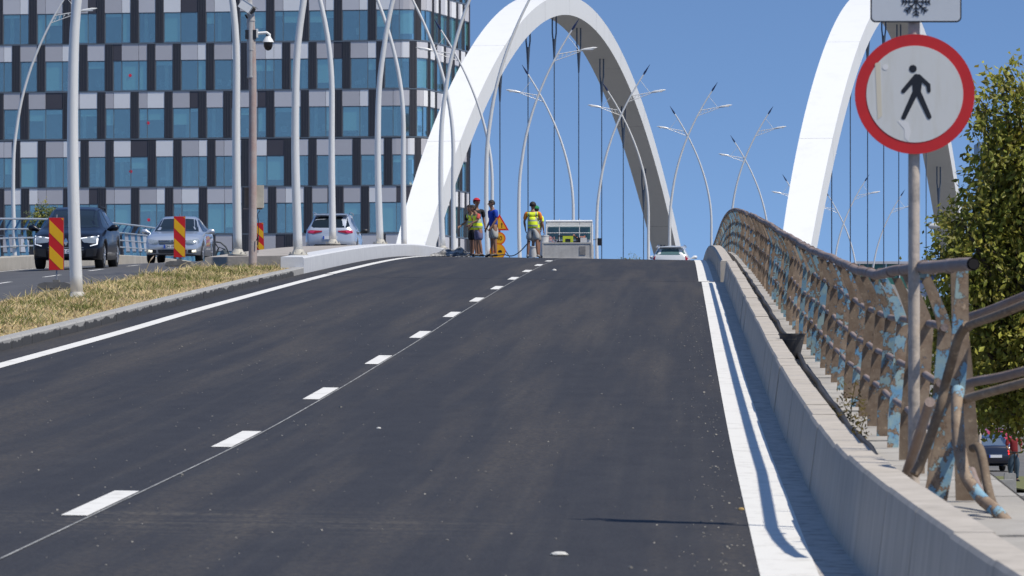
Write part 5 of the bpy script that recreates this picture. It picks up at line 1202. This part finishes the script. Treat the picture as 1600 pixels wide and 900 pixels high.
# loose grit and stones on the new asphalt
stone = mat('pale_stone', (.33,.31,.27), .9, col2=(.2,.19,.17), vs=1.5); q = np.random.default_rng(8); mb = MB()
for i in range(900):
    Y = 24+70*q.random()**1.6; u = q.uniform(-3.8, 4.0) if q.random() < .75 else 3.95-abs(q.normal())*.18
    s = q.uniform(.002, .006)*(1.8 if q.random() < .05 else 1); p = P(u, Y, s*.4); R_ = Matrix.Rotation(q.uniform(0, 3), 3, 'Z') @ Matrix.Rotation(q.uniform(0, 1), 3, 'X')
    mb.box(p, (s*2.2, s*1.8, s*1.2), stone, R_)
tag(mb.build('grit'), 'pale grit and small stones scattered over the new asphalt', 'grit', kind='stuff')
for (x, y, s, lab) in ((873, 868, .05, 'flat pale stone lying on the asphalt near the bottom centre of the road'), (1158, 797, .022, 'ochre stone at the edge of the white line on the right'), (592, 670, .020, 'small white stone on the asphalt in the middle of the near road'), (866, 423, .055, 'white lump of rubble on the road below the work truck')):
    lo, hi = 20.0, 155.0
    for _ in range(50):
        md = (lo+hi)/2; u_ = PX(x, md)-XC(md); yy = 640-8300*(zr(u_, md)-1.6)/md
        if yy > y: lo = md
        else: hi = md
    Y = lo; u_ = PX(x, Y)-XC(Y); p = P(u_, Y, 0)
    b_ = bmesh.new(); bmesh.ops.create_icosphere(b_, subdivisions=2, radius=1)
    for v in b_.verts: v.co = Vector((v.co.x*s*(1+q.normal()*.1), v.co.y*s*.8, max(-.2, v.co.z)*s*(.35 if 'flat' in lab else .7)))
    me = bpy.data.meshes.new('stone'); b_.to_mesh(me); b_.free(); me.materials.append(mat('ochre_stone', (.35,.24,.09), .9) if 'ochre' in lab else mat('white_stone', (.62,.61,.57), .9, var=.2, vs=30))
    o = bpy.data.objects.new('stone', me); S.collection.objects.link(o); o.location = p+Vector((0,0,s*.1)); tag(o, lab, 'stone')

# ------------------------------------------------------------ trees
barkm = mat('bark', (.09,.07,.05), .9, var=.4, vs=6, stretch=(3,3,.5), bump=.5)
leaf1 = leafmat('ash_leaves', (.23,.25,.04), (.34,.32,.06)); leaf2 = leafmat('yellowing_leaves', (.48,.42,.07), (.32,.32,.06)); leafd = leafmat('dark_leaves', (.16,.19,.035), (.24,.245,.05)); leaf3 = leafmat('shrub_leaves', (.10,.15,.05), (.17,.2,.08))
def tree(name, label, loc, h, blobs, n_, ls, mats, trunk=.16, seed=1, droop=.5, group=None, limbs=True):
    """blobs: list of (x,y,z,r) clumps in local coordinates; leaves hang in sprays around random twigs"""
    t = thing(name, label, 'tree', loc, 0, group); q = np.random.default_rng(seed)
    tot = sum(b_[3]**2 for b_ in blobs); mb_t = MB()
    fork = min(b_[2] for b_ in blobs); fork = max(h*.22, fork-.3)
    mb_t.tube([(0,0,-.1),(.03*h/5,0,fork*.5),(-.02,0,fork)], [trunk*1.2, trunk, trunk*.8], barkm, 12)
    for b_ in blobs:
        c = Vector(b_[:3]); m1 = Vector((c.x*.35, c.y*.35, fork+(c.z-fork)*.5))
        if limbs: mb_t.tube([(-.02,0,fork-.1), m1, c], [trunk*.5, trunk*.32, .015], barkm, 8)
    V_ = []; F_ = []; Mi = []; c_ = 0
    for bi, b_ in enumerate(blobs):
        C = np.array(b_[:3]); r = b_[3]; nt = max(6, int(n_*r*r/tot/12))
        for k in range(nt):
            d = q.normal(size=3); d /= np.linalg.norm(d); rad = r*(q.random()**.33)*(1+.22*q.normal()*.6)
            tip = C+d*rad*np.array([1, 1, .85]); td = d*.6+np.array([0,0,-droop*q.random()])+q.normal(size=3)*.35; td /= np.linalg.norm(td)
            mi = 1 if q.random() < (.10+.20*(d[2] > .2)) else (0 if q.random() < .75 else min(2, len(mats)-1)); L_ = ls*q.uniform(3.0, 5.5)
            if q.random() < .15 and limbs: mb_t.tube([tuple(C+d*rad*.5), tuple(tip+td*L_*.6)], [.012, .003], barkm, 4, caps=False)
            for j in range(12):
                f = (j+.5)/12; p = tip+td*L_*(f-.3)+q.normal(size=3)*ls*.35; a = td*.5+q.normal(size=3)*.7+np.array([0,0,-.45]); a /= np.linalg.norm(a)
                nt_ = d*.45+np.array([.45,-.45,.75])+q.normal(size=3)*.55; bb_ = np.cross(a, nt_); bb_ /= np.linalg.norm(bb_); s = ls*q.uniform(.55, 1.15); w = s*.27
                nrm_ = np.cross(a, bb_)*s*.10
                V_ += [tuple(p), tuple(p+a*s*.45+bb_*w+nrm_), tuple(p+a*s), tuple(p+a*s*.45-bb_*w+nrm_)]; F_.append((c_, c_+1, c_+2, c_+3)); Mi.append(mi); c_ += 4
    me = bpy.data.meshes.new('crown'); me.from_pydata(V_, [], F_)
    for m in mats: me.materials.append(m)
    me.polygons.foreach_set('material_index', Mi); o = bpy.data.objects.new('crown', me); S.collection.objects.link(o); o.parent = t
    mb_t.build('trunk', t); return t
TYt = 72.0; tx = PX(1640, TYt)
def tb(x, y, r, dy=0): return (PX(x, TYt)-tx, dy, 1.6+(640-y)*TYt/8300-GZ, r)
bl_ = [tb(1588,150,.42),tb(1565,135,.25),tb(1540,205,.2,.1),tb(1558,190,.36),tb(1600,230,.55,.4),tb(1570,250,.45),tb(1548,285,.35),tb(1602,310,.55),tb(1520,330,.34),tb(1500,345,.28,-.3),tb(1560,340,.5,.3),tb(1490,400,.33),tb(1530,400,.48,-.3),tb(1585,400,.6),
       tb(1470,405,.20),tb(1500,450,.4),tb(1550,470,.55),tb(1600,480,.6,.4),tb(1480,470,.3,.5),tb(1520,530,.5),tb(1570,540,.55,-.2),tb(1610,560,.6),tb(1545,600,.42),tb(1590,625,.4),tb(1640,200,.9,.5),tb(1650,330,1.0,.2),tb(1650,450,1.0,.5),tb(1660,570,.8),tb(1560,635,.28),tb(1625,640,.4),tb(1700,250,1.0),tb(1720,400,1.1),tb(1700,550,1.0)]
tree('ash_tree', 'large green tree with yellowing leaf sprays filling the right edge behind the rusty railing', (tx, TYt, GZ), 8, bl_, 30000, .115, [leaf1, leaf2, leafd], .17, 5)
T2 = 96.0; tx2 = PX(1690, T2)
def tb2(x, y, r, dy=0): return (PX(x, T2)-tx2, dy, 1.6+(640-y)*T2/8300-GZ, r)
bl2 = [tb2(1550,330,.5),tb2(1600,290,.7),tb2(1510,430,.45),tb2(1560,410,.8),tb2(1620,380,1.0),tb2(1475,500,.5),tb2(1520,520,.8),tb2(1580,540,.9),tb2(1640,520,1.0),tb2(1540,615,.55),tb2(1600,620,.7),tb2(1480,590,.5)]
tree('broadleaf_tree', 'darker tree standing behind the yellowing one, its shaded crown filling the gaps', (tx2, T2, GZ), 7, bl2, 15000, .14, [leafd, leaf1, leafd], .18, 9)
t3 = 190.0; tree('young_tree', 'small green tree peeking over the black car and the blue railing', (PX(66, t3), t3, GZ), 9, [(0,0,1.6+(640-y)*t3/8300-GZ, r) if True else None for (y, r) in ((335,.42),(350,.5),(365,.4))]+[(.35,0,1.6+(640-340)*t3/8300-GZ,.35),(-.3,.1,1.6+(640-355)*t3/8300-GZ,.35)], 2600, .11, [leaf3, leaf2, leaf1], .07, 13)
for i, (x, y, lab) in enumerate(((978,390,'leftmost of the slim poplar tops over the crest right of the truck'),(987,388,'middle slim poplar top over the crest, left of the white hatchback'),(997,391,'rightmost of the slim poplar tops over the crest, next to the arch leg'))):
    Yp = 470; zt_ = 1.6+(640-y)*Yp/8300-GZ; tree('poplar_tree', lab, (PX(x, Yp), Yp, GZ), zt_, [(0,0,zt_-1.0-k*.8,.16+.035*k) for k in range(12)], 2200, .2, [leaf3, leaf2, leaf1], .12, 20+i, droop=-.6, group='distant poplars over the crest')

# street level on the far right: pavement, blocks, poster, walker, oval lamp
mb = MB(); mb.box((PX(1640, 150), 148, GZ+.07), (4.4, 5.0, .14), mat('kerb_stone', (.34,.33,.30), .9, var=.3, vs=2)); tag(mb.build('pavement'), kind='structure')
mb = MB(); mb.box((PX(1640,160)+1.0, 170, GZ+.16), (4.5, 30, .04), mat('lawn_soil', (.09,.12,.035), .95, col2=(.18,.16,.06), vs=2)); tag(mb.build('lawn'), kind='structure')
for i, (x, y, w, h, Y, lab) in enumerate(((1549, 650-0, .28, .42, 120, 'upright white concrete block beside the dark saloon on the lower street'), (1566, 0, .75, .62, 142, 'grey concrete block on the lower street in front of the walker'), (1578, 0, .35, .75, 146, 'taller pale concrete block right behind the grey block on the lower street'))):
    mb = MB(); zb = GZ+.004; ww = w/2
    mb.prism([(-ww,0),(ww,0),(ww*.9,h*.94),(ww*.8,h),(-ww*.8,h),(-ww*.9,h*.94)], -ww*.7, ww*.7, mat('block_concrete', (.42,.41,.38), .9, var=.25, vs=4, bump=.3))
    o = mb.build('concrete_block', None, (PX(x, Y), Y, zb)); tag(o, lab, 'concrete block')
t = thing('poster_board', 'blue advertising poster in a dark green frame under the big tree', 'poster board', (PX(1612, 118), 118, GZ)); k = 118/8300
def PB(x, y): return ((x-1612)*k, 1.6+(640-y)*k-GZ)
x0, z0 = PB(1579, 668); x1, z1 = PB(1640, 545); gf = mat('dark_green_frame', (.012,.05,.03), .5)
mb = MB(); mb.box(((x0+x1)/2, .06, (z0+z1)/2), (x1-x0, .1, z1-z0), gf); mb.tube([((x0+x1)/2, .06, 0), ((x0+x1)/2, .06, z0)], .08, gf, 12); mb.build('frame', t)
mb = MB(); mb.box(((x0+x1)/2, -.0, (z0+z1)/2), (x1-x0-.12, .03, z1-z0-.12), mat('poster_blue', (.012,.06,.40), .4, col2=(.02,.03,.12), vs=3, thr=(.5,.6))); 
mb.prism([(x0+.1,z0+.1),(x0+.3,z0+.1),(x0+.34,z0+.5),(x0+.2,z0+.62),(x0+.12,z0+.4)], -.019, -.0155, mat('poster_pale', (.5,.5,.5), .5)); mb.prism([(x0+.36,z0+.12),(x0+.5,z0+.12),(x0+.5,z0+.5),(x0+.36,z0+.35)], -.019, -.0155, mat('poster_red', (.45,.03,.03), .5)); mb.build('poster', t)
pw_ = person('person in a red tee and jeans standing on a kick scooter on the lower street', (PX(1584, 172), 172, GZ+.16), math.radians(5), 1.72, shirt=ptee('red_tee', (.22,.015,.02)), shorts=ptee('jeans', (.05,.085,.13)), trousers=True, arms=[((.24,-.05,1.14),(.20,-.30,1.05)), ((-.24,-.05,1.14),(-.20,-.30,1.05))])
t = thing('kick_scooter', 'black kick scooter ridden by the person in the red tee', 'scooter', (PX(1584, 171.7), 171.7, GZ+.004))
mb = MB(); mb.box((0,.1,.12), (.16,.75,.04), trimb); mb.build('deck', t); mb = MB(); mb.tube([(0,-.3,.1),(0,-.27,1.12)], .022, trimb, 8); mb.tube([(-.24,-.27,1.12),(.24,-.27,1.12)], .016, trimb, 8); mb.build('handlebar', t)
for y in (-.36, .5): mb = MB(); mb.tube([(-.03,y,.1),(.03,y,.1)], .1, tyre, 20); mb.build('wheel', t)
t = thing('park_lamp', 'oval white street lantern hanging on a bent arm in front of the right arch leg', 'street lamp', (PX(1530, 105), 105, GZ)); k = 105/8300
def PL(x, y): return ((x-1530)*k, 0, 1.6+(640-y)*k-GZ)
mb = MB(); mb.tube([(0,0,0), (0,0,PL(0,365)[2]), PL(1515,352), PL(1478,355)], [.05,.04,.03,.025], polem, 10); mb.build('pole', t)
mb = MB(); a = PL(1450,354); c = PL(1464,353); e = PL(1478,356); mb.tube([a, (a[0]+.04,0,a[2]), c, e], [.01,.05,.075,.02], whp, 16); mb.build('lantern', t)
